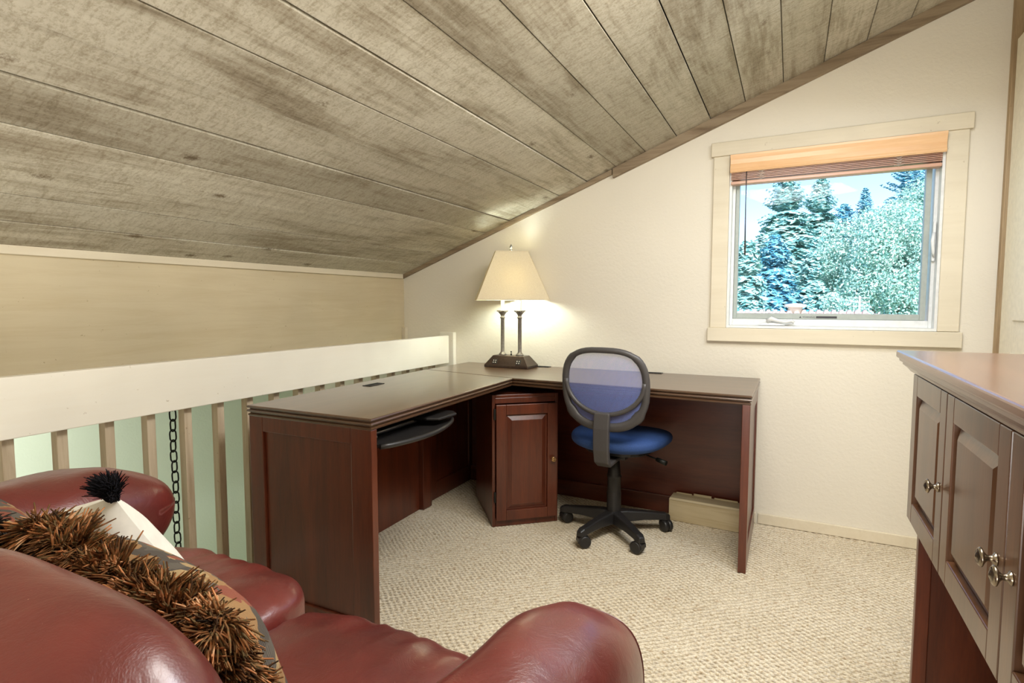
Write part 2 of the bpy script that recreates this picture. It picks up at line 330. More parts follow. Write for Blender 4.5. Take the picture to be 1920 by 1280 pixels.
# ------------------------------------------------------------------ geometry helpers
class MB:
    def __init__(s): s.v = []; s.f = []; s.sm = []
    def add(s, vs, fs, smooth=False, T=None):
        k = len(s.v)
        if T is not None: vs = [tuple(T @ Vector(p)) for p in vs]
        s.v += [tuple(p) for p in vs]; s.f += [tuple(i+k for i in f) for f in fs]; s.sm += [smooth]*len(fs); return s
    def box(s, x0, x1, y0, y1, z0, z1, T=None):
        vs = [(x0,y0,z0),(x1,y0,z0),(x1,y1,z0),(x0,y1,z0),(x0,y0,z1),(x1,y0,z1),(x1,y1,z1),(x0,y1,z1)]
        fs = [(0,3,2,1),(4,5,6,7),(0,1,5,4),(1,2,6,5),(2,3,7,6),(3,0,4,7)]
        return s.add(vs, fs, False, T)
    def prism(s, poly, z0, z1, T=None, smooth=False):
        n = len(poly); a = sum(poly[i][0]*poly[(i+1)%n][1]-poly[(i+1)%n][0]*poly[i][1] for i in range(n))
        if a < 0: poly = poly[::-1]
        vs = [(x,y,z0) for x,y in poly]+[(x,y,z1) for x,y in poly]
        fs = [tuple(range(n-1,-1,-1)), tuple(range(n,2*n))]
        k = len(s.f); s.add(vs, fs, False, T); b = len(s.v)-2*n
        for i in range(n):
            j = (i+1)%n; s.f.append((b+i,b+j,b+n+j,b+n+i)); s.sm.append(smooth)
        return s
    def tube(s, pts, r, seg=12, caps=True, T=None, smooth=True):
        pts = [Vector(p) for p in pts]; n = len(pts)
        rs = r if isinstance(r, (list, tuple)) else [r]*n
        vs = []; prev = None
        for i, p in enumerate(pts):
            t = (pts[min(i+1,n-1)]-pts[max(i-1,0)]).normalized()
            if prev is None:
                u = Vector((0,0,1)).cross(t)
                if u.length < 0.05: u = Vector((1,0,0)).cross(t)
            else: u = prev - t*prev.dot(t)
            u.normalize(); prev = u; w_ = t.cross(u)
            for k in range(seg):
                a = 2*PI*k/seg; vs.append(p + (u*math.cos(a)+w_*math.sin(a))*rs[i])
        fs = []
        for i in range(n-1):
            for k in range(seg):
                q = (k+1)%seg; fs.append((i*seg+k, i*seg+q, (i+1)*seg+q, (i+1)*seg+k))
        s.add(vs, fs, smooth, T)
        if caps:
            b = len(s.v)-n*seg
            s.f += [tuple(b+k for k in range(seg-1,-1,-1)), tuple(b+(n-1)*seg+k for k in range(seg))]; s.sm += [False, False]
        return s
    def ring(s, pts, r, seg=10, T=None, ry=None):
        """closed tube"""
        pts = [Vector(p) for p in pts]; n = len(pts); vs = []
        c = sum(pts, Vector())/n; nrm = Vector()
        for i in range(n): nrm += (pts[i]-c).cross(pts[(i+1)%n]-c)
        nrm.normalize()
        for i, p in enumerate(pts):
            t = (pts[(i+1)%n]-pts[i-1]).normalized(); u = t.cross(nrm).normalized()
            rr = r[i] if isinstance(r, list) else r
            for k in range(seg):
                a = 2*PI*k/seg; vs.append(p + u*math.cos(a)*rr + nrm*math.sin(a)*(ry or rr))
        fs = [(i*seg+k, i*seg+(k+1)%seg, ((i+1)%n)*seg+(k+1)%seg, ((i+1)%n)*seg+k) for i in range(n) for k in range(seg)]
        return s.add(vs, fs, True, T)
    def lathe(s, prof, seg=24, T=None, smooth=True):
        """prof: (r,z) list from bottom to top"""
        vs = []; n = len(prof)
        for r, z in prof:
            for k in range(seg):
                a = 2*PI*k/seg; vs.append((max(r,1e-5)*math.cos(a), max(r,1e-5)*math.sin(a), z))
        fs = [(i*seg+k, i*seg+(k+1)%seg, (i+1)*seg+(k+1)%seg, (i+1)*seg+k) for i in range(n-1) for k in range(seg)]
        s.add(vs, fs, smooth, T); b = len(s.v)-n*seg
        s.f += [tuple(b+k for k in range(seg-1,-1,-1)), tuple(b+(n-1)*seg+k for k in range(seg))]; s.sm += [False, False]
        return s
    def loft(s, rings, cap=True, smooth=False, T=None):
        n = len(rings[0]); vs = [p for r in rings for p in r]
        fs = [(i*n+k, i*n+(k+1)%n, (i+1)*n+(k+1)%n, (i+1)*n+k) for i in range(len(rings)-1) for k in range(n)]
        s.add(vs, fs, smooth, T); b = len(s.v)-len(vs)
        if cap:
            s.f += [tuple(b+k for k in range(n-1,-1,-1)), tuple(b+(len(rings)-1)*n+k for k in range(n))]; s.sm += [False, False]
        return s
    def build(s, name, m, parent=None, bevel=0.0, loc=None, segs=2):
        me = bpy.data.meshes.new(name); me.from_pydata(s.v, [], s.f); me.update()
        me.polygons.foreach_set('use_smooth', s.sm[:len(me.polygons)])
        o = bpy.data.objects.new(name, me); COL.objects.link(o)
        me.materials.append(M[m] if isinstance(m, str) else m)
        if loc is not None: o.location = loc
        if parent is not None: o.parent = parent
        if bevel:
            bv = o.modifiers.new('bevel', 'BEVEL'); bv.width = bevel; bv.segments = segs; bv.limit_method = 'ANGLE'; bv.angle_limit = math.radians(40)
        return o
def tag(o, label=None, cat=None, group=None, kind=None):
    if label: o['label'] = label
    if cat: o['category'] = cat
    if group: o['group'] = group
    if kind: o['kind'] = kind
    return o
def empty(name, loc=(0,0,0), rz=0.0, **kw):
    o = bpy.data.objects.new(name, None); COL.objects.link(o); o.location = loc; o.rotation_euler = (0,0,rz); o.empty_display_size = 0.1
    return tag(o, **kw)
def S(o): o['kind'] = 'structure'; return o
def np_mesh(name, V, F, m, parent=None, smooth=False):
    me = bpy.data.meshes.new(name); nv = len(V); F = np.asarray(F, dtype=np.int32); nf, k = F.shape
    me.vertices.add(nv); me.vertices.foreach_set('co', np.asarray(V, dtype=np.float32).ravel())
    me.loops.add(nf*k); me.loops.foreach_set('vertex_index', F.ravel())
    me.polygons.add(nf); me.polygons.foreach_set('loop_start', np.arange(nf, dtype=np.int32)*k)
    try: me.polygons.foreach_set('loop_total', np.full(nf, k, dtype=np.int32))
    except Exception: pass
    me.polygons.foreach_set('use_smooth', np.full(nf, smooth)); me.update(calc_edges=True); me.validate()
    me.materials.append(M[m]); o = bpy.data.objects.new(name, me); COL.objects.link(o)
    if parent is not None: o.parent = parent
    return o
def RZ(a, loc=(0,0,0)): return Matrix.Translation(loc) @ Matrix.Rotation(a, 4, 'Z')

# soft body: cube sphere -> superellipsoid, with a deform function
def soft(name, m, hx, hy, hz, p=3.5, n=22, deform=None, parent=None, T=None):
    V = []; F = []; idx = {}
    g = np.linspace(-1, 1, n+1); g = np.sin(g*PI/2*0.92)/math.sin(PI/2*0.92)
    def vid(a, b, c):
        k = (round(a,6), round(b,6), round(c,6))
        if k not in idx:
            q = np.array([a,b,c], float); L = (abs(q)**p).sum()**(1/p); q = q/L
            idx[k] = len(V); V.append(q)
        return idx[k]
    for ax in range(3):
        for sg in (-1, 1):
            for i in range(n):
                for j in range(n):
                    cs = []
                    for di, dj in ((0,0),(1,0),(1,1),(0,1)):
                        c = [0,0,0]; c[ax] = sg; c[(ax+1)%3] = g[i+di]; c[(ax+2)%3] = g[j+dj]; cs.append(vid(*c))
                    F.append(cs if sg > 0 else cs[::-1])
    out = []
    for q in V:
        x, y, z = q[0]*hx, q[1]*hy, q[2]*hz
        if deform: x, y, z = deform(x, y, z, q)
        v = Vector((x, y, z))
        if T is not None: v = T @ v
        out.append(tuple(v))
    mb = MB(); mb.v = out; mb.f = [tuple(f) for f in F]; mb.sm = [True]*len(F)
    return mb.build(name, m, parent)

# ------------------------------------------------------------------ the room
WY = 3.10          # window wall plane
XL = -2.409        # beam wall plane (left)
XR = 0.83          # right wall plane
def zc(x): return 1.346 + 0.3753*(x-XL)

# floor slab with looped carpet surface
def carpet(name, x0, x1, y0, y1, step):
    xs = np.arange(x0, x1+1e-6, step); ys = np.arange(y0, y1+1e-6, step)
    X, Y = np.meshgrid(xs, ys)
    a, b = 0.030, 0.0122
    wx = X + 0.0022*np.sin(Y*31.0+X*7) + 0.0012*np.sin(Y*97)
    wy = Y + 0.0016*np.sin(X*37.0) + 0.001*np.sin(X*83+1)
    best = np.zeros_like(X)
    row = np.round(wy/b)
    for dr in (-1, 0, 1):
        r = row+dr
        off = np.where(r % 2 == 0, 0.0, 0.5)
        u = wx/a - off; c = np.round(u)
        h1 = np.sin(r*12.9898+c*78.233)*43758.5453; h1 = h1-np.floor(h1)
        h2 = np.sin(r*39.425+c*11.13)*24634.6345; h2 = h2-np.floor(h2)
        dx = (u-c)*a + (h1-0.5)*0.006; dy = wy - r*b + (h2-0.5)*0.003
        d = np.exp(-((dx/0.0082)**2+(dy/0.0043)**2))*(0.60+0.40*h2)
        best = np.maximum(best, d)
    gs = (wx*0.602+wy*0.799)/0.0190
    gr = (0.5-0.5*np.cos(2*PI*gs))**2
    best = np.clip(best*0.85 + 0.22*(1-gr)*0.8, 0, 1)
    Z = 0.001 - 0.0085*best
    ny, nx = X.shape
    V = np.stack([X, Y, Z], -1).reshape(-1, 3)
    i = np.arange(ny-1)[:, None]*nx + np.arange(nx-1)[None, :]
    F = np.stack([i, i+1, i+1+nx, i+nx], -1).reshape(-1, 4)
    o = np_mesh(name, V, F, 'carpet', None, True)
    at = o.data.attributes.new('pit', 'FLOAT', 'POINT'); at.data.foreach_set('value', (best*0.95).ravel().astype(np.float32))
    return o
fl = MB().box(-2.05, 0.95, -2.6, 3.2, -0.28, -0.012).build('floor', 'stucco'); S(fl)
cp = carpet('carpet', -1.93, 0.83, 0.55, 3.10, 0.0042); cp.parent = fl; cp['kind'] = 'stuff'; cp['label'] = 'beige looped carpet with brown flecks'
cp2 = carpet('carpet', -1.93, 0.83, -2.5, 0.546, 0.02); cp2.parent = fl; cp2['kind'] = 'stuff'

# window wall with hole
ox0, ox1, oz0, oz1 = -0.300, 0.594, 1.022, 1.905
wb = MB()
wb.box(-5.0, ox0, WY, WY+0.16, -2.6, 3.2); wb.box(ox1, 1.3, WY, WY+0.16, -2.6, 3.2)
wb.box(ox0, ox1, WY, WY+0.16, -2.6, oz0); wb.box(ox0, ox1, WY, WY+0.16, oz1, 3.2)
S(wb.build('wall_back', 'wall'))
S(MB().box(XR, XR+0.12, -2.6, WY, -0.28, 3.2).build('wall_right', 'wall'))
S(MB().box(-5.0, XR+0.12, -2.72, -2.6, -2.6, 3.2).build('wall_front', 'wall'))
bm_ = MB().box(XL-0.12, XL, -2.6, WY, 0.70, 1.40).build('wall_left', 'beam'); S(bm_)
S(MB().box(-3.52, -3.40, -2.6, WY, -2.6, 1.4).build('wall_stairwell', 'mint'))
S(MB().box(-3.40, XL-0.12, -2.6, WY, 1.20, 1.30).build('ceiling_stairwell', 'mint'))
S(MB().box(-3.40, -2.0, -2.6, WY, -2.6, -2.5).build('floor_stairwell', 'mint'))
S(MB().box(-2.12, -2.055, -2.6, WY, -2.5, -0.012).build('wall_under_loft', 'mint'))
# roof deck above planks (keeps sun out)
cd = MB()
cd.add([(-2.6,-2.72,zc(-2.6)+0.03),(1.0,-2.72,zc(1.0)+0.03),(1.0,3.26,zc(1.0)+0.03),(-2.6,3.26,zc(-2.6)+0.03),
        (-2.6,-2.72,zc(-2.6)+0.2),(1.0,-2.72,zc(1.0)+0.2),(1.0,3.26,zc(1.0)+0.2),(-2.6,3.26,zc(-2.6)+0.2)],
       [(0,3,2,1),(4,5,6,7),(0,1,5,4),(1,2,6,5),(2,3,7,6),(3,0,4,7)])
ceil = cd.build('ceiling', 'dark'); S(ceil)
edges = [XL, -2.235, -2.075, -1.91, -1.745, -1.575, -1.405, -1.24, -1.072, -0.90, -0.735, -0.57, -0.40, -0.235, -0.065, 0.105, 0.275, 0.44, 0.605, 0.77, 0.86]
sl = math.atan(0.3753)
for i in range(len(edges)-1):
    a, b = edges[i]+0.0019, edges[i+1]-0.0019
    dz = rng.uniform(-0.0035, 0.003)
    L = (b-a)/math.cos(sl)
    mb = MB().box(0, L, -2.6-0.0, WY, 0, 0.022)
    o = mb.build('plank', 'plank', ceil, 0.0012, segs=1)
    o.matrix_local = Matrix.Translation((a, 0, zc(a)+dz)) @ Matrix.Rotation(-sl, 4, 'Y')

def beam_along_ceiling(x0, x1, hgt, depth, m, name, drop=0.0):
    y0, y1 = WY-depth, WY
    mb = MB(); a, b = zc(x0)-drop, zc(x1)-drop
    vs = [(x0,y0,a-hgt),(x1,y0,b-hgt),(x1,y1,b-hgt),(x0,y1,a-hgt),(x0,y0,a),(x1,y0,b),(x1,y1,b),(x0,y1,a)]
    mb.add(vs, [(0,3,2,1),(4,5,6,7),(0,1,5,4),(1,2,6,5),(2,3,7,6),(3,0,4,7)])
    return S(mb.build(name, m, None, 0.002))
beam_along_ceiling(XL, -0.925, 0.028, 0.022, 'trimwood', 'trim_1')
beam_along_ceiling(-0.918, XR, 0.052, 0.03, 'trimwood', 'trim_2')
S(MB().box(XL, XL+0.014, -2.6, WY-0.024, 1.318, 1.352).build('trim_3', 'cream_trim', None, 0.002))
S(MB().box(XR-0.034, XR, WY-0.03, WY, 0.0, zc(0.8)-0.052).build('trim_4', 'postwood', None, 0.003))
S(MB().box(XL+0.0, XL+0.03, WY-0.03, WY-0.001, 0.88, 0.985).build('trim_5', 'cream_trim', None, 0.002))
S(MB().box(-0.12, XR-0.04, WY-0.014, WY, 0.0, 0.055).build('baseboard_back', 'cream_trim', None, 0.003))
S(MB().box(-1.93, -0.13, WY-0.014, WY, 0.0, 0.055).build('baseboard_behind_desk', 'cream_trim', None, 0.003))

# right wall door (narrow slice shows)
dr = MB(); dr.box(XR-0.03, XR-0.004, 2.12, 2.96, 0.02, 2.14)
d1 = dr.build('door_1', 'white_door', None, 0.002); S(d1)
for y0, y1 in ((2.20, 2.50), (2.58, 2.88)):
    for z0, z1 in ((0.15, 0.95), (1.08, 2.0)):
        MB().box(XR-0.036, XR-0.03, y0, y1, z0, z1).build('panel', 'white_door', d1, 0.004)
cs = MB(); cs.box(XR-0.026, XR, 2.965, 3.05, 0.0, 2.24); cs.box(XR-0.026, XR, 2.03, 2.115, 0.0, 2.24); cs.box(XR-0.026, XR, 2.115, 2.965, 2.15, 2.24)
cs.build('door_casing', 'white_door', d1, 0.003)

# ------------------------------------------------------------------ window
yf = WY
def frame(mb, x0, x1, z0, z1, t, y0, y1, tb=None, tr=None):
    tb = tb or t; tr = tr or t
    mb.box(x0, x0+t, y0, y1, z0, z1); mb.box(x1-tr, x1, y0, y1, z0, z1)
    mb.box(x0+t, x1-tr, y0, y1, z0, z0+tb); mb.box(x0+t, x1-tr, y0, y1, z1-t, z1)
    return mb
w1 = frame(MB(), ox0, ox1, oz0, oz1, 0.012, yf-0.010, yf+0.13)
win = w1.build('window_1', 'vinyl'); S(win)
MB().box(-0.392, 0.684, yf-0.028, yf, 1.905, 1.975).build('head_casing', 'casing', win, 0.003)
MB().box(-0.380, ox0-0.001, yf-0.02, yf, 1.0205, 1.905).build('side_casing', 'casing', win, 0.003)
MB().box(ox1-0.001, 0.672, yf-0.02, yf, 1.022, 1.905).build('side_casing', 'casing', win, 0.003)
MB().box(-0.392, 0.684, yf-0.026, yf, 0.950, 1.0205).build('apron_board', 'casing', win, 0.003)
fr = MB(); a0, a1, b0, b1 = ox0+0.012, ox1-0.012, oz0+0.012, oz1-0.012
frame(fr, a0, a1, b0, b1, 0.014, yf+0.035, yf+0.12, 0.034).build('window_frame', 'vinyl', win, 0.002)
sa = frame(MB(), a0+0.015, a1-0.024, b0+0.035, b1-0.015, 0.018, yf+0.045, yf+0.085, 0.028, 0.022).build('sash', 'sashgrey', win, 0.002)
MB().box(a0+0.032, a1-0.045, yf+0.062, yf+0.066, b0+0.062, b1-0.03).build('pane', 'glass', win)
# crank operator with folded handle
ck = MB(); ck.loft([[(x, y, z) for x, y, z in r] for r in (
    [(-0.150, yf+0.012, 1.036), (-0.02, yf+0.012, 1.036), (-0.02, yf+0.040, 1.036), (-0.150, yf+0.040, 1.036)],
    [(-0.125, yf+0.018, 1.052), (-0.045, yf+0.018, 1.052), (-0.045, yf+0.038, 1.052), (-0.125, yf+0.038, 1.052)])])
cko = ck.build('crank_operator', 'vinyl', win, 0.003)
MB().tube([(-0.105, yf+0.016, 1.058), (-0.085, yf+0.010, 1.070), (-0.055, yf+0.008, 1.060), (-0.02, yf+0.008, 1.054), (0.005, yf+0.008, 1.062), (0.018, yf+0.008, 1.052)],
          [0.011, 0.013, 0.008, 0.007, 0.009, 0.008], 12).build('crank_handle', 'vinyl', cko)
# sash lock on the right
lk = MB().box(a1-0.016, a1-0.004, yf+0.018, yf+0.036, 1.34, 1.52).build('lock_plate', 'vinyl', win, 0.003)
MB().tube([(a1-0.012, yf+0.016, 1.47), (a1-0.018, yf+0.008, 1.43), (a1-0.014, yf+0.006, 1.38), (a1-0.010, yf+0.012, 1.36)], [0.006, 0.008, 0.006, 0.004], 10).build('lock_lever', 'vinyl', lk)
# small printed strip on the bottom sash rail
MB().box(0.115, 0.205, yf+0.0435, yf+0.0445, 1.0745, 1.0845).build('printed_strip', 'ink', sa)
def text(body, size, loc, rot, m, name, parent):
    c = bpy.data.curves.new(name, 'FONT'); c.body = body; c.size = size; c.extrude = 0.0002; c.align_x = 'LEFT'
    t = bpy.data.objects.new(name, c); COL.objects.link(t); t.location = loc; t.rotation_euler = rot
    dg = bpy.context.evaluated_depsgraph_get(); me = bpy.data.meshes.new_from_object(t.evaluated_get(dg))
    bpy.data.objects.remove(t); o = bpy.data.objects.new(name, me); COL.objects.link(o); o.location = loc; o.rotation_euler = rot
    me.materials.clear(); me.materials.append(M[m]); o.parent = parent; return o
text('WARNING', 0.0115, (0.055, yf+0.0445, 1.0755), (PI/2, 0, 0), 'ink', 'warning_print', sa)
MB().prism([(0, 0), (0.010, 0), (0.005, 0.009)], 0, 0.0004, Matrix.Translation((0.040, yf+0.0445, 1.0755)) @ Matrix.Rotation(PI/2, 4, 'X')).build('warning_mark', 'ink', sa)

# blind
bl = empty('window_blind', (0.147, WY+0.01, 1.90), label='honey-coloured wooden blind raised to the top of the window', cat='blind')
vx0, vx1 = -0.297-0.147, 0.590-0.147
vp = [(-0.052, -0.088), (-0.058, -0.080), (-0.054, -0.068), (-0.050, -0.045), (-0.056, -0.025), (-0.062, -0.010), (-0.062, 0.0), (-0.046, 0.0), (-0.046, -0.088)]
MB().loft([[(vx0, y, z) for y, z in vp], [(vx1, y, z) for y, z in vp]], T=None).build('valance', 'honey', bl, 0.0008)
MB().box(vx0+0.004, vx1-0.006, -0.042, 0.020, -0.052, -0.004).build('head_rail', 'vinyl', bl, 0.001)
for k in range(9):
    z = -0.060-0.0075*k
    MB().box(vx0+0.004, vx1-0.012, -0.040, 0.012, z-0.0016, z+0.0016).build('slat', 'slat', bl)
MB().box(vx0+0.004, vx1-0.012, -0.040, 0.012, -0.146, -0.130).build('bottom_rail', 'slat', bl, 0.003)
for xx in (-0.30, 0.27):
    mb = MB()
    for k in range(7):
        z = -0.088-0.006*k
        mb.tube([(xx-0.018+0.01*(k%2), -0.045, z), (xx, -0.050, z-0.006), (xx+0.02-0.01*(k%2), -0.045, z+0.002)], 0.0007, 5)
    mb.build('ladder_cord', 'paper', bl)
MB().tube([(-0.367, -0.045, -0.060), (-0.367, -0.045, -0.26), (-0.364, -0.044, -0.505)], [0.0022, 0.0025, 0.0042], 8).build('tilt_wand', 'wand', bl)

# ------------------------------------------------------------------ railing
RX = -2.0
rl = empty('railing', (RX, 1.3, 0.0), label='white-capped loft railing with square weathered balusters along the left floor edge', cat='railing')
MB().box(-0.040, 0.0, -3.9, 1.74, 0.757, 0.938).build('rail_board', 'railwhite', rl, 0.003)
MB().box(-0.088, 0.02, 1.762, 1.798, -0.05, 0.958).build('end_post', 'railwhite', rl, 0.003)
b0_ = None
yb = 0.8756-8*0.1357
k = 0
while yb < WY-0.06:
    if b0_ is None:
        b0_ = MB().box(-0.078, -0.041, 0.0, 0.030, -0.30, 0.93).build('baluster', 'baluster', rl, 0.002); o = b0_
    else:
        o = b0_.copy(); COL.objects.link(o); o.parent = rl
    o.location = (0, yb-1.3, 0)
    yb += 0.1357
# ------------------------------------------------------------------ hanging chain and lantern top
ch = empty('hanging_chain', (-2.30, 1.395, 0.80), label='black iron chain hanging in the stairwell behind the railing', cat='chain')
lk_mb = MB(); pts = []
for i in range(16):
    a = 2*PI*i/16; pts.append((0.0125*math.cos(a), 0, 0.0185*math.sin(a) + (0.007 if math.sin(a) > 0 else -0.007)))
lk0 = None
for i in range(17):
    if lk0 is None: o = lk0 = MB().ring(pts, 0.0031, 8).build('link', 'iron', ch)
    else: o = lk0.copy(); COL.objects.link(o); o.parent = ch
    o.location = (0.003*math.sin(i*0.9), 0, -0.03-0.0440*i); o.rotation_euler = (0, 0, math.radians(59) + (0.75 if i % 2 else -0.45))
MB().tube([(0, 0, 0.0), (0, 0, -0.02)], 0.004, 8).build('hook', 'iron', ch)
lt = empty('iron_lantern', (-2.30, 1.395, -0.30), label='black iron light fitting at the lower end of the chain', cat='light fitting')
MB().lathe([(0.085, 0.0), (0.08, 0.02), (0.05, 0.045), (0.055, 0.05), (0.032, 0.075), (0.036, 0.082), (0.012, 0.10), (0.008, 0.135), (0.003, 0.137)], 8, smooth=False).build('canopy', 'iron', lt, loc=(0, 0, 0.17))
MB().lathe([(0.075, 0.0), (0.08, 0.01), (0.08, 0.16), (0.075, 0.17)], 8, smooth=False).build('lantern_body', 'iron', lt)

# ------------------------------------------------------------------ desks
DT = 0.765
def raised_door(name, w, h, t, parent, mz, T, st=0.055, hinge=False):
    """frame and raised panel; local x = width, z = height, front faces -y"""
    d = MB()
    d.box(0, st, -t, 0, 0, h, T); d.box(w-st, w, -t, 0, 0, h, T); d.box(st, w-st, -t, 0, 0, st, T); d.box(st, w-st, -t, 0, h-st, h, T)
    d.box(st, w-st, -t*0.35, 0, st, h-st, T)
    o = d.build(name, mz, parent, 0.0025)
    g = 0.008; bv = 0.022
    def R(i, y): return [(st+i, y, st+i), (w-st-i, y, st+i), (w-st-i, y, h-st-i), (st+i, y, h-st-i)]
    MB().loft([R(g, -t*0.35), R(g, -t*0.42), R(g+bv, -t*0.9), R(g+bv+0.001, -t*0.9)][::-1], T=T).build('raised_panel', mz, o)
    return o
def knob(parent, m, T, s=1.0):
    return MB().lathe([(0.011*s, 0), (0.012*s, 0.002), (0.006*s, 0.005), (0.005*s, 0.012), (0.009*s, 0.016), (0.0165*s, 0.020), (0.0165*s, 0.023), (0.012*s, 0.026), (0.010*s, 0.0255), (0.005*s, 0.028), (0.001, 0.029)], 20, T).build('knob', m, parent)
def moulded_top(poly, z1, name, m, parent):
    """desktop slab with three stepped beads along its edge"""
    def inset(poly, d):
        n = len(poly); out = []
        for i in range(n):
            p0, p1, p2 = Vector(poly[i-1]), Vector(poly[i]), Vector(poly[(i+1)%n])
            e1 = (p1-p0).normalized(); e2 = (p2-p1).normalized(); n1 = Vector((-e1.y, e1.x)); n2 = Vector((-e2.y, e2.x))
            k = d/(1+n1.dot(n2)); out.append(tuple(p1+(n1+n2)*k))
        return out
    prof = [(0.012, -0.040), (0.006, -0.040), (0.004, -0.037), (0.004, -0.032), (0.010, -0.029), (0.010, -0.027), (0.002, -0.024), (0.0, -0.020), (0.002, -0.016),
            (0.009, -0.014), (0.009, -0.012), (0.002, -0.009), (0.0, -0.005), (0.001, -0.002), (0.004, 0.0)]
    rings = [[(x, y, z1+dz) for x, y in inset(poly, d)] for d, dz in prof]
    return MB().loft(rings).build(name, m, parent)

# long desk along the window wall (poly counter-clockwise)
rd = empty('desk', (0, 0, 0), label='dark mahogany desk along the window wall, open front, carrying the lamp', cat='desk')
seam0, seam1 = (-1.885, 2.625), (-1.262, 2.515)
poly = [(-0.130, 2.468), (-0.127, 3.082), (-1.875, 3.082), seam0, seam1]
moulded_top(poly, DT, 'desktop', 'topwoodX', rd)
def end_panel(parent, x0, x1, y0, y1, h, side, name='end_panel', st=0.065):
    """panel in the yz plane, frame on both faces"""
    mb = MB(); xm0, xm1 = x0+0.008, x1-0.008
    mb.box(x0, x1, y0, y0+st, 0, h); mb.box(x0, x1, y1-st, y1, 0, h); mb.box(x0, x1, y0+st, y1-st, h-st, h); mb.box(x0, x1, y0+st, y1-st, 0, 0.10)
    mb.box(xm0, xm1, y0+st, y1-st, 0.10, h-st)
    return mb.build(name, 'woodZ', parent, 0.002)
end_panel(rd, -0.168, -0.136, 2.474, 3.075, DT-0.04, 1)
end_panel(rd, -1.862, -1.832, 2.575, 3.075, DT-0.04, -1)
MB().box(-1.83, -0.168, 3.045, 3.062, 0.0, DT-0.04).build('modesty_panel', 'woodX', rd, 0.001)
MB().box(-1.83, -0.545, 3.025, 3.045, 0.0, 0.095).build('kick_rail', 'woodX', rd, 0.003)
def grommet(parent, cx, cy, ang, L=0.105, W=0.045):
    T = RZ(ang, (cx, cy, DT))
    g = MB(); 
    g.box(-L/2, L/2, -W/2, -W/2+0.006, -0.004, 0.003, T); g.box(-L/2, L/2, W/2-0.006, W/2, -0.004, 0.003, T)
    g.box(-L/2, -L/2+0.006, -W/2, W/2, -0.004, 0.003, T); g.box(L/2-0.006, L/2, -W/2, W/2, -0.004, 0.003, T)
    o = g.build('cable_grommet', 'black', parent, 0.001)
    MB().box(-L/2+0.006, L/2-0.006, -W/2+0.006, W/2-0.006, -0.003, 0.0008, T).build('slot', 'dark', o)
grommet(rd, -1.335, 3.045, 0); grommet(rd, -0.668, 3.045, 0)

# return desk on the left, turned very slightly
ld = empty('desk', (-1.232, 1.402, 0), math.radians(1.4), label='dark mahogany return desk on the left with framed end panel and keyboard tray', cat='desk')
c_, s_ = math.cos(-math.radians(1.4)), math.sin(-math.radians(1.4))
def loc_(p): x, y = p[0]+1.232, p[1]-1.402; return (c_*x - s_*y, s_*x + c_*y)
q0 = loc_((seam0[0]-0.002, seam0[1]-0.003)); q1 = loc_((seam1[0]-0.003, seam1[1]-0.004))
moulded_top([(0, 0), (q1[0], q1[1]), (q0[0], q0[1]), (-0.595, 0.0)], DT, 'desktop', 'topwood', ld)
# end panel facing the camera (xz plane)
ep = MB(); st = 0.07; X0, X1, Hh = -0.590, -0.006, DT-0.04
ep.box(X0, X0+st, 0.006, 0.036, 0, Hh); ep.box(X1-st-0.02, X1, 0.006, 0.036, 0, Hh); ep.box(X0+st, X1-st-0.02, 0.006, 0.036, Hh-0.055, Hh); ep.box(X0+st, X1-st-0.02, 0.006, 0.036, 0, 0.045)
ep.box(X0+st, X1-st-0.02, 0.017, 0.028, 0.045, Hh-0.055); ep.build('end_panel', 'woodZ', ld, 0.0025)
MB().box(-0.575, -0.558, 0.036, 1.06, 0, Hh).build('modesty_panel', 'woodZ', ld, 0.001)
MB().box(-0.575, -0.530, 1.062, 1.145, 0, Hh).build('rear_post', 'woodZ', ld, 0.003)
grommet(ld, -0.500, 0.62, PI/2)
# keyboard tray
kt = empty('keyboard_tray', (0,0,0)); kt.parent = ld
pl = []
for i in range(17):
    t = i/16; y = 0.055+0.50*t; x = -0.012 + 0.062*math.sin(PI*t)**0.8 - 0.02*t
    pl.append((x, y))
tr_poly = pl + [(-0.26, 0.555), (-0.26, 0.055)]
MB().prism(tr_poly, 0.652, 0.664).build('tray_board', 'black', kt, 0.003)
MB().tube([(x+0.002, y, 0.6575) for x, y in pl], 0.0095, 10).build('palm_rest', 'black', kt)
MB().prism([(-0.175, 0.36), (-0.025, 0.36), (0.020, 0.38), (0.028, 0.50), (-0.01, 0.535), (-0.175, 0.535)], 0.688, 0.699).build('mouse_platform', 'black', kt, 0.004)
MB().box(-0.16, -0.10, 0.06, 0.40, 0.668, 0.676).build('keyboard_rest', 'black', kt, 0.002)
MB().tube([(-0.090, 0.07, 0.681), (-0.090, 0.36, 0.681)], 0.0045, 8).build('slide_rod', 'pewter', kt)
MB().box(-0.32, -0.26, 0.08, 0.53, 0.655, 0.70).build('slide_mount', 'black', kt, 0.004)
MB().box(-0.30, -0.22, 0.06, 0.10, 0.66, 0.722).build('tray_bracket', 'brass', kt, 0.002)
MB().box(-0.24, -0.20, 0.42, 0.50, 0.66, 0.722).build('tray_bracket', 'iron', kt, 0.002)
# cable clips dangling
MB().tube([(-0.06, 0.05, 0.72), (-0.045, 0.075, 0.70), (-0.05, 0.09, 0.68), (-0.07, 0.08, 0.668)], 0.0012, 6).build('cable', 'paper', kt)

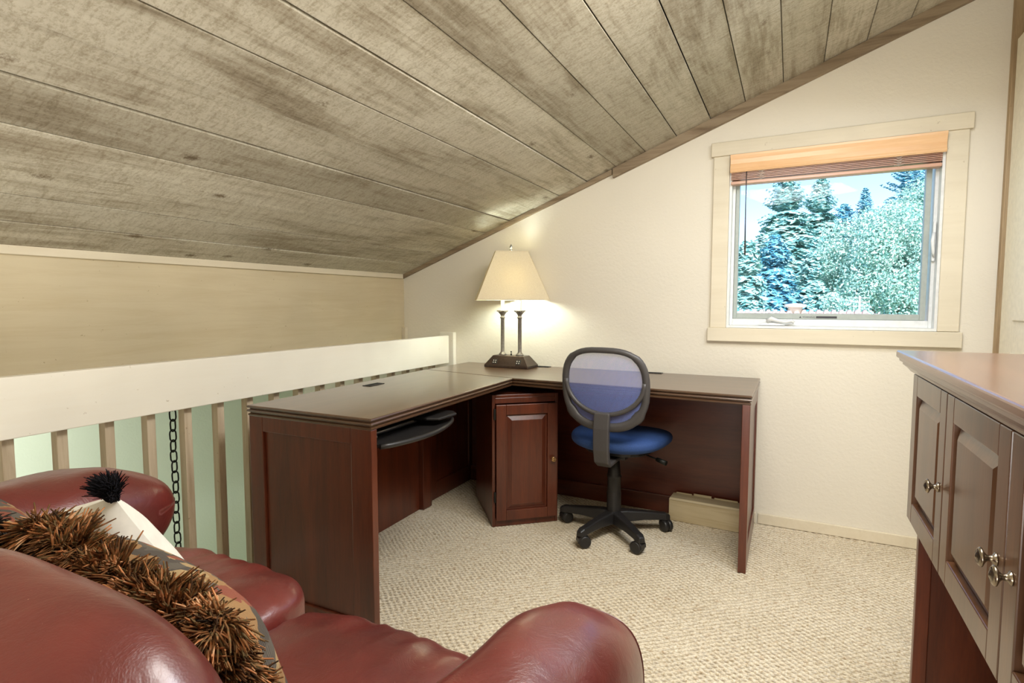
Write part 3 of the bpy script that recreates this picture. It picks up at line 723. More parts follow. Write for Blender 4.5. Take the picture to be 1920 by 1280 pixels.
# corner cabinet under the inside corner, turned to face the room
ang = math.atan2(2.648-2.419, -1.068+1.335)
cc = empty('corner_cabinet', (-1.335, 2.419, 0), ang, label='mahogany corner cabinet with one raised-panel door under the desk corner', cat='cabinet')
W = 0.352; H = 0.685
body = MB(); body.box(0, 0.016, 0, 0.47, 0, H); body.box(W-0.016, W, 0, 0.47, 0, H); body.box(0.016, W-0.016, 0.455, 0.47, 0, H); body.box(0.016, W-0.016, 0, 0.455, H-0.016, H); body.box(0.016, W-0.016, 0.0, 0.455, 0.0, 0.045)
body.box(0.016, W-0.016, 0.0, 0.018, H-0.045, H-0.016)
body.build('cabinet_body', 'woodZ', cc, 0.002)
dT = Matrix.Translation((0.018, 0.0, 0.036))
dd = raised_door('door', W-0.028, H-0.085, 0.020, cc, 'woodZ', dT, 0.052)
knob(dd, 'brass', Matrix.Translation((W-0.035, -0.020, 0.345)) @ Matrix.Rotation(PI/2, 4, 'X'), 0.85)
for z in (0.13, 0.56): MB().box(0.008, 0.018, -0.012, -0.002, z, z+0.055).build('hinge', 'iron', cc, 0.001)

# ------------------------------------------------------------------ plywood box under the desk
pb = empty('plywood_box', (-0.545, 2.93, 0), label='low pale plywood box under the right end of the window desk', cat='box')
bxT = RZ(math.radians(-2.5))
MB().box(0, 0.365, 0, 0.095, 0, 0.112, bxT).build('box_body', 'ply', pb, 0.002)
MB().loft([[(0.0, -0.003, 0.112), (0.366, -0.003, 0.112), (0.366, 0.090, 0.112), (0.0, 0.090, 0.112)], [(0.004, 0.004, 0.122), (0.366, 0.004, 0.122), (0.366, 0.090, 0.122), (0.004, 0.090, 0.122)]], T=bxT).build('lid', 'ply', pb, 0.001)
for x0, x1, zz in ((0.02, 0.10, 0.128), (0.11, 0.20, 0.133), (0.215, 0.33, 0.129)):
    MB().box(x0, x1, 0.086, 0.090, 0.120, zz, bxT).build('torn_edge', 'ply', pb)

# ------------------------------------------------------------------ storage hutch on the right
hx, hy1 = 0.348, 1.955
ht = empty('storage_hutch', (hx, hy1, 0), label='dark walnut storage hutch with raised-panel doors along the right wall', cat='cabinet')
def hb(x0, x1, y0, y1, z0, z1): return (x0, x1, y0-0, y1-0, z0, z1)
# local frame: x from front face (0) to wall (0.44), y from 0 (far end) to -1.85
Lh = 1.64; zt = 1.010; zb = 0.500
tp = [(-0.062, 0.030), (-0.062, -Lh-0.03), (0.478, -Lh-0.03), (0.478, 0.030)]
MB().prism(tp, zt-0.022, zt).build('top_board', 'hutchY', ht, 0.006, segs=3)
cvp = [(-0.056, zt-0.022), (-0.054, zt-0.030), (-0.046, zt-0.034), (-0.046, zt-0.040), (-0.034, zt-0.050), (-0.026, zt-0.060), (0.02, zt-0.060), (0.02, zt-0.022)]
MB().loft([[(x, -Lh-0.024, z) for x, z in cvp], [(x, 0.018, z) for x, z in cvp]], smooth=False).build('cornice', 'hutchY', ht)
MB().loft([[(0.02, -x*0.45, z) for x, z in cvp], [(0.475, -x*0.45, z) for x, z in cvp]]).build('cornice', 'hutchY', ht)
fm = MB()
fm.box(0.0, 0.475, -0.022, 0.0, zb, zt-0.022); fm.box(0.0, 0.475, -Lh, -Lh+0.022, zb, zt-0.022)
fm.box(0.0, 0.475, -Lh+0.022, -0.022, zb, zb+0.02); fm.box(0.460, 0.475, -Lh+0.022, -0.022, zb+0.02, zt-0.022)
for yy in (-0.395, -0.808, -1.223): fm.box(0.004, 0.47, yy-0.009, yy+0.009, zb+0.02, zt-0.022)
fm.build('cabinet_body', 'hutchZ', ht, 0.002)
doors = [(-0.006, -0.393), (-0.398, -0.806), (-0.811, -1.221), (-1.226, -1.634)]
for i, (ya, yb_) in enumerate(doors):
    wd = ya-yb_
    T = Matrix.Translation((0.0, ya, zb+0.020)) @ Matrix.Rotation(-PI/2, 4, 'Z')
    d_ = raised_door('door', wd, 0.425, 0.022, ht, 'hutchZ', T, 0.058)
    kx = wd-0.034 if i in (0, 1) else 0.034
    if i == 3: kx = 0.034
    knob(d_, 'nickel', T @ Matrix.Translation((kx, -0.022, 0.195)) @ Matrix.Rotation(PI/2, 4, 'X'), 1.0)
lw = MB(); lw.box(0.006, 0.04, -0.03, -0.004, 0, zb); lw.box(0.04, 0.475, -0.024, -0.008, 0, zb)
lw.build('side_panel', 'woodZ', ht, 0.002)
MB().box(0.006, 0.475, -Lh+0.004, -Lh+0.03, 0, zb).build('side_panel', 'woodZ', ht, 0.002)
MB().box(0.460, 0.475, -Lh+0.03, -0.03, 0, zb).build('back_panel', 'woodZ', ht, 0.001)
MB().box(0.008, 0.03, -Lh+0.03, -0.03, zb-0.022, zb).build('lower_rail', 'hutchY', ht, 0.002)

# ------------------------------------------------------------------ lamp
lp = empty('table_lamp', (-1.498, 2.955, DT+0.0008), label='twin-column metal table lamp with cream rectangular shade, lit, on the desk corner', cat='lamp')
def rect(w_, d_, z): return [(-w_/2, -d_/2, z), (w_/2, -d_/2, z), (w_/2, d_/2, z), (-w_/2, d_/2, z)]
MB().loft([rect(0.290, 0.150, 0.0), rect(0.290, 0.150, 0.014), rect(0.205, 0.085, 0.070)]).build('base', 'lampbase', lp, 0.0025)
for sx in (-0.078, 0.078):
    Tb = Matrix.Translation((sx, -0.0625, 0.036)) @ Matrix.Rotation(math.radians(-30), 4, 'X')
    so = MB().box(-0.016, 0.016, -0.003, 0.003, -0.016, 0.016, Tb).build('outlet', 'black', lp, 0.001)
    for a, b in ((-0.007, 0.005), (0.007, 0.005), (-0.007, -0.008), (0.007, -0.008)):
        MB().box(a-0.0022, a+0.0022, -0.0042, -0.0028, b-0.003, b+0.003, Tb).build('socket_slot', 'paper', so)
for sx in (-0.058, 0.058):
    MB().lathe([(0.024, 0.070), (0.024, 0.075), (0.018, 0.082), (0.013, 0.088), (0.0115, 0.094), (0.0115, 0.290), (0.015, 0.294), (0.017, 0.299), (0.012, 0.303), (0.012, 0.310), (0.020, 0.322), (0.030, 0.332), (0.036, 0.336), (0.036, 0.342), (0.012, 0.343), (0.012, 0.42), (0.008, 0.425)], 28, Matrix.Translation((sx, 0, 0))).build('column', 'pewter', lp)
    bd = MB()
    for k in range(18):
        a = 2*PI*k/18; bd.lathe([(0.0005, -0.003), (0.0026, -0.0015), (0.003, 0), (0.0026, 0.0015), (0.0005, 0.003)], 6, Matrix.Translation((sx+0.0335*math.cos(a), 0.0335*math.sin(a), 0.334)))
    bd.build('beading', 'chrome', lp)
MB().lathe([(0.005, 0.070), (0.005, 0.078), (0.002, 0.080), (0.002, 0.088), (0.005, 0.090), (0.004, 0.095)], 10).build('switch', 'iron', lp)
SA = math.radians(33)
sh = MB(); zb0, zt0 = 0.402, 0.690; n_ = 1
def wall_ring(w_, d_, z, t): return rect(w_-2*t, d_-2*t, z)
sh.loft([wall_ring(0.424, 0.27, zb0, 0), wall_ring(0.190, 0.115, zt0, 0), wall_ring(0.190, 0.115, zt0, 0.0018), wall_ring(0.424, 0.27, zb0, 0.0018), wall_ring(0.424, 0.27, zb0, 0)], cap=False, T=RZ(SA))
shade = sh.build('lamp_shade', 'shade', lp)
def band(w0, d0, z, hgt, t):
    mb = MB()
    for (x0, x1, y0, y1) in ((-w0/2, w0/2, -d0/2-t, -d0/2+t), (-w0/2, w0/2, d0/2-t, d0/2+t), (-w0/2-t, -w0/2+t, -d0/2, d0/2), (w0/2-t, w0/2+t, -d0/2, d0/2)):
        mb.box(x0, x1, y0, y1, z, z+hgt, RZ(SA))
    return mb.build('binding', 'shade', shade)
band(0.424, 0.27, zb0-0.001, 0.006, 0.0014); band(0.192, 0.117, zt0-0.005, 0.006, 0.0014)
for sx, sy in ((-1, -1), (1, -1), (1, 1), (-1, 1)):
    MB().tube([(sx*0.212, sy*0.135, zb0), (sx*0.095, sy*0.0575, zt0)], 0.0016, 6, T=RZ(SA)).build('corner_seam', 'shade', shade)
sp_ = MB()
for a in range(3): 
    q = a*2*PI/3; sp_.tube([(0, 0, 0.684), (0.058*math.cos(q), 0.052*math.sin(q), 0.686)], 0.0015, 6)
sp_.tube([(0, 0, 0.42), (0, 0, 0.70)], 0.003, 8); sp_.tube([(-0.058, 0, 0.423), (0.058, 0, 0.423)], 0.004, 8)
sp_.build('shade_frame', 'pewter', lp)
MB().lathe([(0.010, 0.692), (0.011, 0.700), (0.004, 0.704), (0.008, 0.708), (0.010, 0.714), (0.009, 0.720), (0.004, 0.730), (0.0008, 0.735)], 16).build('finial', 'chrome', lp)
for sx in (-0.035, 0.035):
    bm = bpy.data.materials.get('bulb_glow')
    if bm is None:
        bm, n, l, b = mat('bulb_glow'); b.inputs['Emission Color'].default_value = (0.88, 1.0, 0.94, 1); b.inputs['Emission Strength'].default_value = 130; b.inputs['Base Color'].default_value = (0.9, 0.9, 0.85, 1)
    MB().lathe([(0.010, 0.44), (0.013, 0.46), (0.026, 0.50), (0.028, 0.52), (0.020, 0.545), (0.002, 0.553)], 16, Matrix.Translation((sx, 0, 0.0))).build('bulb', bm, lp)

# ------------------------------------------------------------------ task chair
cx, cy = -0.765, 2.655
tc = empty('office_chair', (cx, cy, 0), label='black and blue mesh-back swivel chair in front of the window desk', cat='chair')
MB().lathe([(0.030, 0.045), (0.040, 0.05), (0.045, 0.075), (0.042, 0.10), (0.036, 0.108), (0.0355, 0.115), (0.036, 0.20), (0.0345, 0.205), (0.034, 0.21), (0.033, 0.28), (0.037, 0.285), (0.033, 0.292), (0.026, 0.36), (0.018, 0.365), (0.018, 0.42), (0.01, 0.421)], 28).build('gas_column', 'black', tc)
for k, dg in enumerate((181, 252, 313, 29, 108)):
    a = math.radians(dg); c, s = math.cos(a), math.sin(a); L = 0.268
    T = RZ(a)
    def sec(x, w_, z0, z1): return [(x, -w_, z0), (x, w_, z0), (x, w_*0.75, z1), (x, -w_*0.75, z1)]
    lg = MB().loft([sec(0.02, 0.036, 0.052, 0.110), sec(0.06, 0.031, 0.056, 0.111), sec(0.15, 0.025, 0.062, 0.104), sec(0.235, 0.023, 0.060, 0.094), sec(0.262, 0.023, 0.056, 0.092), sec(0.286, 0.017, 0.056, 0.082)], T=T, smooth=False).build('leg', 'black', tc, 0.007, segs=3)
    ca = a + (0.9, -0.6, 0.5, 1.9, 0.3)[k]
    Tc = RZ(ca, (c*0.262, s*0.262, 0))
    cs_ = MB()
    for sy in (-0.013, 0.013):
        Tw = Tc @ Matrix.Translation((-0.012, sy, 0.029)) @ Matrix.Rotation(PI/2, 4, 'X')
        cs_.lathe([(0.020, -0.012), (0.027, -0.010), (0.0295, -0.004), (0.0295, 0.004), (0.027, 0.010), (0.020, 0.012)], 20, Tw)
    hood = [(-0.030+0.0, 0.030), (-0.026, 0.048), (-0.010, 0.058), (0.012, 0.058), (0.021, 0.048), (0.023, 0.030), (0.010, 0.024), (-0.02, 0.024)]
    Th = Tc @ Matrix.Rotation(PI/2, 4, 'X')
    cs_.prism(hood, -0.021, 0.021, Th)
    cs_.tube([(0, 0, 0.04), (0, 0, 0.060)], 0.007, 8, T=Tc)
    cs_.build('caster', 'black', tc, 0.002)
# seat
YA = math.radians(-4)
Ts = RZ(YA, (0.02, 0.035, 0.475))
def seatdef(x, y, z, q):
    r = math.hypot(q[0], q[1]); 
    z = z*(1.0 if z < 0 else 1.0) 
    if z > 0: z *= 1.0 - 0.35*math.exp(-(r/0.45)**2)
    z += 0.010*(abs(q[0])**2) - 0.012*max(0, q[1])**2
    return x*(1+0.05*q[1]), y, z
soft('seat', 'blue', 0.240, 0.225, 0.050, 2.7, 16, seatdef, tc, Ts)
MB().prism([(0.19*math.cos(t)*(abs(math.cos(t))**-0.3 if abs(math.cos(t)) > 0.01 else 1)*0.9, 0.18*math.sin(t)) for t in [2*PI*i/24 for i in range(24)]], -0.052, -0.030, Ts).build('seat_pan', 'black', tc, 0.004)
MB().box(-0.07, 0.07, -0.13, 0.10, -0.078, -0.050, Ts).build('seat_mechanism', 'black', tc, 0.006)
MB().tube([(0.07, 0.02, -0.060), (0.16, -0.01, -0.075), (0.200, -0.02, -0.082)], 0.004, 8, T=Ts).build('height_lever', 'iron', tc)
MB().tube([(0.190, -0.018, -0.080), (0.240, -0.03, -0.090)], [0.010, 0.012], 12, T=Ts).build('lever_grip', 'iron', tc)
# backrest frame: rounded outline in a slightly curved plane
Tk = RZ(YA, (0.012, -0.225, 0)) @ Matrix.Translation((0, 0, 0.56)) @ Matrix.Rotation(math.radians(4), 4, 'X')
def outline(ax, zt_, zb_, n=48, p=3.0):
    pts = []
    for i in range(n):
        t = 2*PI*i/n; c, s = math.cos(t), math.sin(t)
        x = ax*math.copysign(abs(c)**(2/p), c); z = math.copysign(abs(s)**(2/p), s)
        hh = zt_ if z > 0 else zb_
        zz = z*hh
        if z < 0: x *= 1-0.16*abs(z)**2
        pts.append((x, 0.11*(x*x)/(ax)*0.9-0.0, zz))
    return pts
zc0 = 0.20
outp = [(x, y, z+zc0) for x, y, z in outline(0.196, 0.178, 0.180)]
rr = []
for (x, y, z) in outp: rr.append(0.0135 + (0.008 if z < 0.10 else 0.0) + 0.004*(abs(x) > 0.15))
MB().ring(outp, rr, 12, T=Tk, ry=0.013).build('back_frame', 'frameplastic', tc)
arc = []
for i in range(25):
    t = PI + PI*i/24; x = 0.190*math.cos(t); z = 0.225+0.155*math.sin(t)*1.0
    arc.append((x, 0.11*x*x/0.196*0.9-0.004, z+0.01))
MB().tube(arc, [0.011]*25, 10, T=Tk).build('back_brace', 'frameplastic', tc)
mv = []; mf = []; nn = 24
for i in range(nn+1):
    for j in range(nn+1):
        u = -1+2*i/nn; v = -1+2*j/nn
        p = 3.0; L = max(abs(u), abs(v)); Lp = (abs(u)**p+abs(v)**p)**(1/p)
        k = L/Lp if Lp > 0 else 0
        x = u*k*0.190; z = v*k; hh = 0.172 if z > 0 else 0.174
        if z < 0: x *= 1-0.16*abs(z)**2
        mv.append((x, 0.11*x*x/0.196*0.9+0.004, z*hh+zc0))
for i in range(nn):
    for j in range(nn):
        q = i*(nn+1)+j; mf.append((q, q+nn+1, q+nn+2, q+1))
MB().add(mv, mf, True).build('back_mesh', 'meshfab', tc).matrix_local = Tk
# lumbar/upholstered lower front pad seen as blue through the mesh
sd = lambda p: Tk @ Vector(p)
sp = [(0, -0.012, 0.080+0.01), (0, -0.030, 0.02), (0, -0.036, -0.06), (0, -0.030, -0.11), (0, 0.0, -0.135), (0, 0.10, -0.145)]
def spsec(x, y, z, w_, t, tilt):
    n = Vector((0, math.cos(tilt), math.sin(tilt)))*t
    return [(x-w_, y-n.y, z-n.z), (x+w_, y-n.y, z-n.z), (x+w_, y+n.y, z+n.z), (x-w_, y+n.y, z+n.z)]
MB().loft([spsec(0, -0.014, 0.092, 0.038, 0.012, 0), spsec(0, -0.028, 0.02, 0.038, 0.013, 0), spsec(0, -0.034, -0.08, 0.037, 0.014, 0), spsec(0, -0.026, -0.135, 0.036, 0.014, 0.5), spsec(0, 0.0, -0.160, 0.035, 0.010, 1.3), spsec(0, 0.14, -0.165, 0.035, 0.008, 1.57)][::-1], T=Tk).build('back_spine', 'frameplastic', tc, 0.006, segs=3)

# ------------------------------------------------------------------ loveseat
sf = empty('leather_loveseat', (-0.947, 0.45, 0), label='burgundy leather loveseat seen over its back in the foreground', cat='sofa')
P0 = Vector((-0.947, 0.45, 0))
def nz(x, y, z, s): return mnoise.noise(Vector((x*s, y*s, z*s)))
MB().box(-0.70, 0.70, -0.42, 0.40, 0.07, 0.34).build('base_frame', 'leather', sf, 0.03, segs=4)
for x in (-0.66, 0.66):
    for y in (-0.38, 0.36):
        MB().lathe([(0.018, 0.0), (0.024, 0.02), (0.030, 0.075)], 16, Matrix.Translation((x, y, 0))).build('foot', 'woodZ', sf)
def seatc(xc, tip=0.0):
    def d(x, y, z, q):
        X = x+xc
        # crown, front roll, gathers toward the side seams
        if z > 0:
            z += 0.020*(1-abs(q[0])**2)*(1-abs(q[1])**2)
        edge = max(0, abs(q[0])-0.55)/0.45
        front = max(0, q[1]-0.1)/0.9
        z += 0.0022*edge*math.sin(q[1]*38+q[0]*4)*(0.4+front) if z > 0 else 0
        z += 0.006*nz(X, y, z, 6)
        z += 0.004*front*math.sin(q[0]*22 + 2*math.sin(q[0]*5)) if z > 0 else 0
        return x, y + 0.008*nz(X, y, z, 9), z
    return d
soft('seat_cushion', 'leather', 0.258, 0.315, 0.085, 4.8, 34, seatc(0.252), sf, Matrix.Translation((0.252, 0.125, 0.410)))
soft('seat_cushion', 'leather', 0.285, 0.335, 0.095, 5.5, 34, seatc(-0.262), sf, Matrix.Translation((-0.282, 0.130, 0.425)))
# back cushions (overstuffed)
def backc(xc):
    def d(x, y, z, q):
        x *= 1 - 0.03*max(0, q[2])
        if q[1] > 0: y *= 1+0.12*math.cos(q[2]*1.2)
        z += 0.010*nz(x+xc, y, z, 5) - 0.030*max(0, abs(q[0])-0.35)**2*(1 if z > 0 else 0)
        y += 0.012*nz(x+xc, y, z, 6) + 0.004*math.sin(q[0]*16+q[2]*5)*max(0, abs(q[0])-0.5)
        return x, y, z
    return d
for xc in (-0.262, 0.262):
    soft('back_cushion', 'leather', 0.285, 0.130, 0.230, 4.0, 30, backc(xc), sf, Matrix.Translation((xc, -0.225, 0.648)) @ Matrix.Rotation(math.radians(10), 4, 'X'))
# arms : plump pillow-top arms
def armd(sg):
    def d(x, y, z, q):
        f = max(0, q[1])
        if z > 0: z += 0.018*math.cos(q[1]*1.4) - 0.03*f*f
        if sg < 0: z += 0.028*q[1]
        x += sg*0.018*f + 0.006*math.sin(q[1]*7+q[0]*3)*(1-abs(q[0]))
        z += 0.012*nz(x, y, z+sg, 7) + 0.005*math.sin(q[1]*11 + q[0]*5)*(1-f)
        return x, y, z
    return d
ra = soft('arm', 'leather', 0.112, 0.435, 0.205, 2.9, 34, armd(1), sf, Matrix.Translation((0.642, 0.100, 0.470)))
la = soft('arm', 'leather', 0.150, 0.42, 0.155, 2.5, 34, armd(-1), sf, Matrix.Translation((-0.650, 0.085, 0.560)))
sm = []
for k in range(64):
    t = 2*PI*k/64; c, s_2 = math.cos(t), math.sin(t); p_ = 2.9; qy = 0.86
    L = (abs(c)**p_+abs(s_2)**p_)**(1/p_); rr_ = (1-qy**p_)**(1/p_); q = (c/L*rr_, qy, s_2/L*rr_)
    x, y, z = armd(1)(q[0]*0.1125, q[1]*0.435, q[2]*0.2055, q); sm.append((x+0.642, y+0.100, z+0.470))
MB().ring(sm, 0.0022, 6).build('arm_piping', 'leather', ra, loc=(0, 0, 0))
MB().ring([(x*1.0003, y-0.006, z+0.0006) for x, y, z in sm], 0.0013, 5).build('stitching', 'thread', ra)
MB().box(-0.80, -0.56, -0.36, 0.42, 0.07, 0.46).build('arm_base', 'leather', sf, 0.04, segs=4)
MB().box(0.56, 0.735, -0.36, 0.42, 0.07, 0.44).build('arm_base', 'leather', sf, 0.04, segs=4)
MB().box(-0.78, 0.74, -0.46, -0.33, 0.07, 0.62).build('back_frame', 'leather', sf, 0.05, segs=4)

# ------------------------------------------------------------------ pillows
def basis(o, ex, ey):
    ex = Vector(ex).normalized(); ey = Vector(ey); ez = ex.cross(ey).normalized(); ey = ez.cross(ex)
    return Matrix(((ex.x, ey.x, ez.x, o[0]), (ex.y, ey.y, ez.y, o[1]), (ex.z, ey.z, ez.z, o[2]), (0, 0, 0, 1)))
def pillow_mesh(name, m, half, thick, T, parent, n=26, wob=0.006):
    V = []; F = []
    for side in (1, -1):
        b = len(V)
        for i in range(n+1):
            for j in range(n+1):
                u = -1+2*i/n; v = -1+2*j/n
                pin = 1-0.07*(1-u*u)*abs(v)**3; pin2 = 1-0.07*(1-v*v)*abs(u)**3
                h = thick*((1-abs(u)**3.2)*(1-abs(v)**3.2))**0.55
                x = u*half*pin2; y = v*half*pin
                h += wob*mnoise.noise(Vector((u*3, v*3, side*2.0)))*(1-u*u)*(1-v*v)*2
                V.append(tuple(T @ Vector((x, y, side*h))))
        for i in range(n):
            for j in range(n):
                q = b+i*(n+1)+j; f = (q, q+n+1, q+n+2, q+1); F.append(f if side > 0 else f[::-1])
    mb = MB(); mb.v = V; mb.f = F; mb.sm = [True]*len(F)
    return mb.build(name, m, parent)
def edge_pts(half, k, n):
    out = []
    for e in range(4):
        for i in range(n):
            u = -1+2*(i+random.random())/n
            pin = 1-0.07*(1-u*u)
            p = [(u*half, half*pin), (half*pin, -u*half), (-u*half, -half*pin), (-half*pin, u*half)][e]
            nrm = [(0, 1), (1, 0), (0, -1), (-1, 0)][e]
            out.append((p, nrm))
    return out
def strands(name, m, items, parent, w0=0.0016, seed=1):
    """items: (origin, direction, length, curl vec) -> thin tapered yarn ends"""
    V = []; F = []
    r = np.random.default_rng(seed)
    for o, d, L, c in items:
        o = np.array(o); d = np.array(d)/np.linalg.norm(d); a = np.cross(d, [0.3, 0.5, 0.8]); a /= np.linalg.norm(a); b = np.cross(d, a)
        k = len(V)
        for t, w_ in ((0, 0.8), (0.4, 1.0), (0.75, 1.1), (1.0, 0.75)):
            p = o + d*L*t + np.array(c)*t*t
            for q in range(3):
                an = 2*PI*q/3; V.append(p + (a*math.cos(an)+b*math.sin(an))*w0*w_)
        for s in range(3):
            for q in range(3):
                q2 = (q+1)%3; F.append((k+s*3+q, k+s*3+q2, k+s*3+3+q2, k+s*3+3+q))
    return np_mesh(name, np.array(V), F, m, parent, True)
def fringe_items(half, T, count, L0, L1, spread, per=42):
    """yarn tufts side by side along the pillow seam, each tuft a spray of strands"""
    items = []; R3 = T.to_3x3()
    nt_ = count//per
    for (p, nrm) in edge_pts(half, 0, nt_//4):
        th = random.uniform(-1, 1)*spread; tx = random.uniform(-0.45, 0.45)
        D = Vector((nrm[0]*math.cos(th)+nrm[1]*tx, nrm[1]*math.cos(th)+nrm[0]*tx, math.sin(th)))
        O = Vector((p[0]-nrm[0]*0.006, p[1]-nrm[1]*0.006, random.uniform(-1, 1)*0.012)); LL = random.uniform(0.75, 1.1)
        cv = Vector((random.uniform(-1, 1), random.uniform(-1, 1), random.uniform(-1.4, 0.4)))*0.016
        for k in range(per):
            d = D + Vector((random.gauss(0, 1), random.gauss(0, 1), random.gauss(0, 1)))*0.26
            o = O + Vector((random.uniform(-1, 1), random.uniform(-1, 1), random.uniform(-1, 1)))*0.006
            c = cv + Vector((random.uniform(-1, 1), random.uniform(-1, 1), random.uniform(-1, 0.5)))*0.009
            items.append((tuple(T @ o), tuple(R3 @ d), random.uniform(L0, L1)*LL, tuple(c)))
    return items

# tapestry pillow with brown fringe, leaning on the near back cushion
T1 = basis((-0.822, 0.474, 0.582), (0.99, -0.02, -0.095), (0.0, -0.32, 0.947))
p1 = empty('fringed_pillow', (-0.665, 0.455, 0.5), label='tapestry pillow with thick brown and orange yarn fringe, nearest on the loveseat', cat='pillow')
iv = Matrix.Translation((0.665, -0.455, -0.5))
pillow_mesh('pillow_cover', 'tapestry', 0.220, 0.108, iv @ T1, p1)
fo = strands('yarn_fringe', 'fringe', fringe_items(0.220, iv @ T1, 30000, 0.018, 0.040, 1.45, 60), p1, 0.0015, 2); fo['kind'] = 'stuff'; fo['label'] = 'brown, orange and black yarn fringe'
# second one at the far left, only its corner in view
T2 = basis((-1.27, 0.435, 0.655), (0.97, -0.05, -0.06), (0.05, -0.30, 0.95))
p2 = empty('fringed_pillow', (-1.16, 0.425, 0.5), label='tapestry pillow with dark fringe cut off by the left picture edge', cat='pillow')
iv2 = Matrix.Translation((1.16, -0.425, -0.5))
pillow_mesh('pillow_cover', 'tapestry', 0.17, 0.08, iv2 @ T2, p2)
fo = strands('yarn_fringe', 'darkfringe', fringe_items(0.17, iv2 @ T2, 7000, 0.022, 0.040, 1.2), p2, 0.0015, 3); fo['kind'] = 'stuff'; fo['label'] = 'near-black yarn fringe'
# white pillow with black tassel
A = Vector((-1.125, 0.510, 0.762)); B = Vector((-0.950, 0.705, 0.590))
e2 = (A-B).normalized(); half = 0.160
e1 = Vector((0.85, 0.33, 0.27))
T3 = basis(tuple((A+B)/2 - e1.normalized()*half*0.98), e1, e2)
p3 = empty('white_pillow', (-1.2, 0.6, 0.5), label='white cotton pillow with a black corner tassel behind the fringed pillow', cat='pillow')
iv3 = Matrix.Translation((1.2, -0.6, -0.5))
pillow_mesh('pillow_cover', 'white_cloth', half, 0.07, iv3 @ T3, p3)
ta = []
base = (iv3 @ T3) @ Vector((half*0.99, half*0.99, 0)); 
dirt = Vector((-0.10, -0.25, 0.9))
for k in range(900):
    d = dirt + Vector((random.uniform(-1, 1), random.uniform(-1, 1), random.uniform(-0.4, 0.4)))*0.42
    ta.append((tuple(base+Vector((random.uniform(-1, 1), random.uniform(-1, 1), random.uniform(-1, 1)))*0.008), tuple(d), random.uniform(0.02, 0.055), (random.uniform(-.012, .012), random.uniform(-.012, .012), -0.012)))
to = strands('tassel', 'tassel', ta, p3, 0.0011, 5); to['kind'] = 'stuff'; to['label'] = 'black yarn tassel'

# ------------------------------------------------------------------ outside
GZ = -3.2
S(MB().box(-60, 60, WY+2.0, 120, GZ-0.2, GZ).build('ground', 'grass'))
def conifer(x, y, H_, R_, m, label, name, base=GZ, seed=1, dens=1.0, droop=0.35, group=None):
    r = np.random.default_rng(seed); t = empty(name, (x, y, base), label=label, cat='tree', group=group)
    MB().tube([(0, 0, 0), (0, 0, H_*0.98)], [0.022*H_, 0.002*H_], 8).build('trunk', 'bark', t)
    V = []; F = []
    nl = int(46*dens)
    for i in range(nl):
        f = (i+0.5)/nl; z = H_*(0.06+0.93*f); Rr = R_*(1-f)**0.78*(0.8+0.35*r.random())+0.10
        nb = int(10+14*(1-f))
        for b in range(nb):
            a = r.uniform(0, 2*PI); L = Rr*r.uniform(0.7, 1.1); dz = -droop*L*r.uniform(0.3, 1.0) if f < 0.8 else 0.5*L
            nseg = max(3, int(5+L*2.5)); d = np.array([math.cos(a), math.sin(a), 0]); sd_ = np.array([-math.sin(a), math.cos(a), 0])
            for s in range(nseg):
                u = (s+0.6)/nseg; c = np.array([0, 0, z]) + d*L*u + np.array([0, 0, dz*u*u + 0.18*L*u*(1-u)])
                wsz = (0.30*L*(1-u*0.75)+0.10)
                for sg in (-1, 1):
                    tip = c + sd_*sg*wsz*r.uniform(.7, 1.1) + d*wsz*0.5 + np.array([0, 0, r.uniform(-.12, .06)])
                    k = len(V); hw = d*0.055*(1+0.02*H_) ; up = np.array([0, 0, 0.05])
                    V += [c-hw+up, c+hw-up, tip]
                    F.append((k, k+1, k+2))
            k = len(V); V += [np.array([0, 0, z])+sd_*0.04, np.array([0, 0, z])-sd_*0.04, np.array([0, 0, z+dz])+d*L]; F.append((k, k+1, k+2))
    o = np_mesh('foliage', np.array(V), F, m, t); o['kind'] = 'stuff'
    return t
def broadleaf(x, y, zc_, R_, Hh_, m, label, name, seed=1, n=9000, leaf=0.16, base=GZ, group=None):
    r = np.random.default_rng(seed); t = empty(name, (x, y, base), label=label, cat='tree' if Hh_ > 2.5 else 'bush', group=group)
    tb = MB(); tb.tube([(0, 0, 0), (0.05*R_, 0, (zc_-base)*0.6), (0, 0, zc_-base)], [0.07*R_, 0.05*R_, 0.02*R_], 8)
    for k in range(6):
        a = k*2*PI/6; tb.tube([(0, 0, (zc_-base)*0.5), (0.5*R_*math.cos(a), 0.5*R_*math.sin(a), zc_-base+0.3*Hh_)], [0.03*R_, 0.01*R_], 6)
    tb.build('trunk', 'bark', t)
    nc = 90; cl = r.normal(size=(nc, 3)); cl /= np.linalg.norm(cl, axis=1)[:, None]; cl *= (r.uniform(0.55, 1.0, nc)**0.5)[:, None]
    cl = cl*np.array([R_, R_, Hh_])*0.85
    ci = r.integers(0, nc, n); off = r.normal(size=(n, 3)); off /= np.linalg.norm(off, axis=1)[:, None]; off *= (r.uniform(0.5, 1, n)*R_*0.26)[:, None]
    c = cl[ci]+off+np.array([0, 0, zc_-base])
    a = r.normal(size=(n, 3)); a /= np.linalg.norm(a, axis=1)[:, None]; b = np.cross(a, r.normal(size=(n, 3))); b /= np.linalg.norm(b, axis=1)[:, None]
    s = (leaf*r.uniform(0.6, 1.2, n))[:, None]
    V = np.stack([c-a*s, c+b*s*0.55, c+a*s, c-b*s*0.55], 1).reshape(-1, 3); F = np.arange(4*n).reshape(-1, 4)
    o = np_mesh('foliage', V, F, m, t); o['kind'] = 'stuff'
    return t
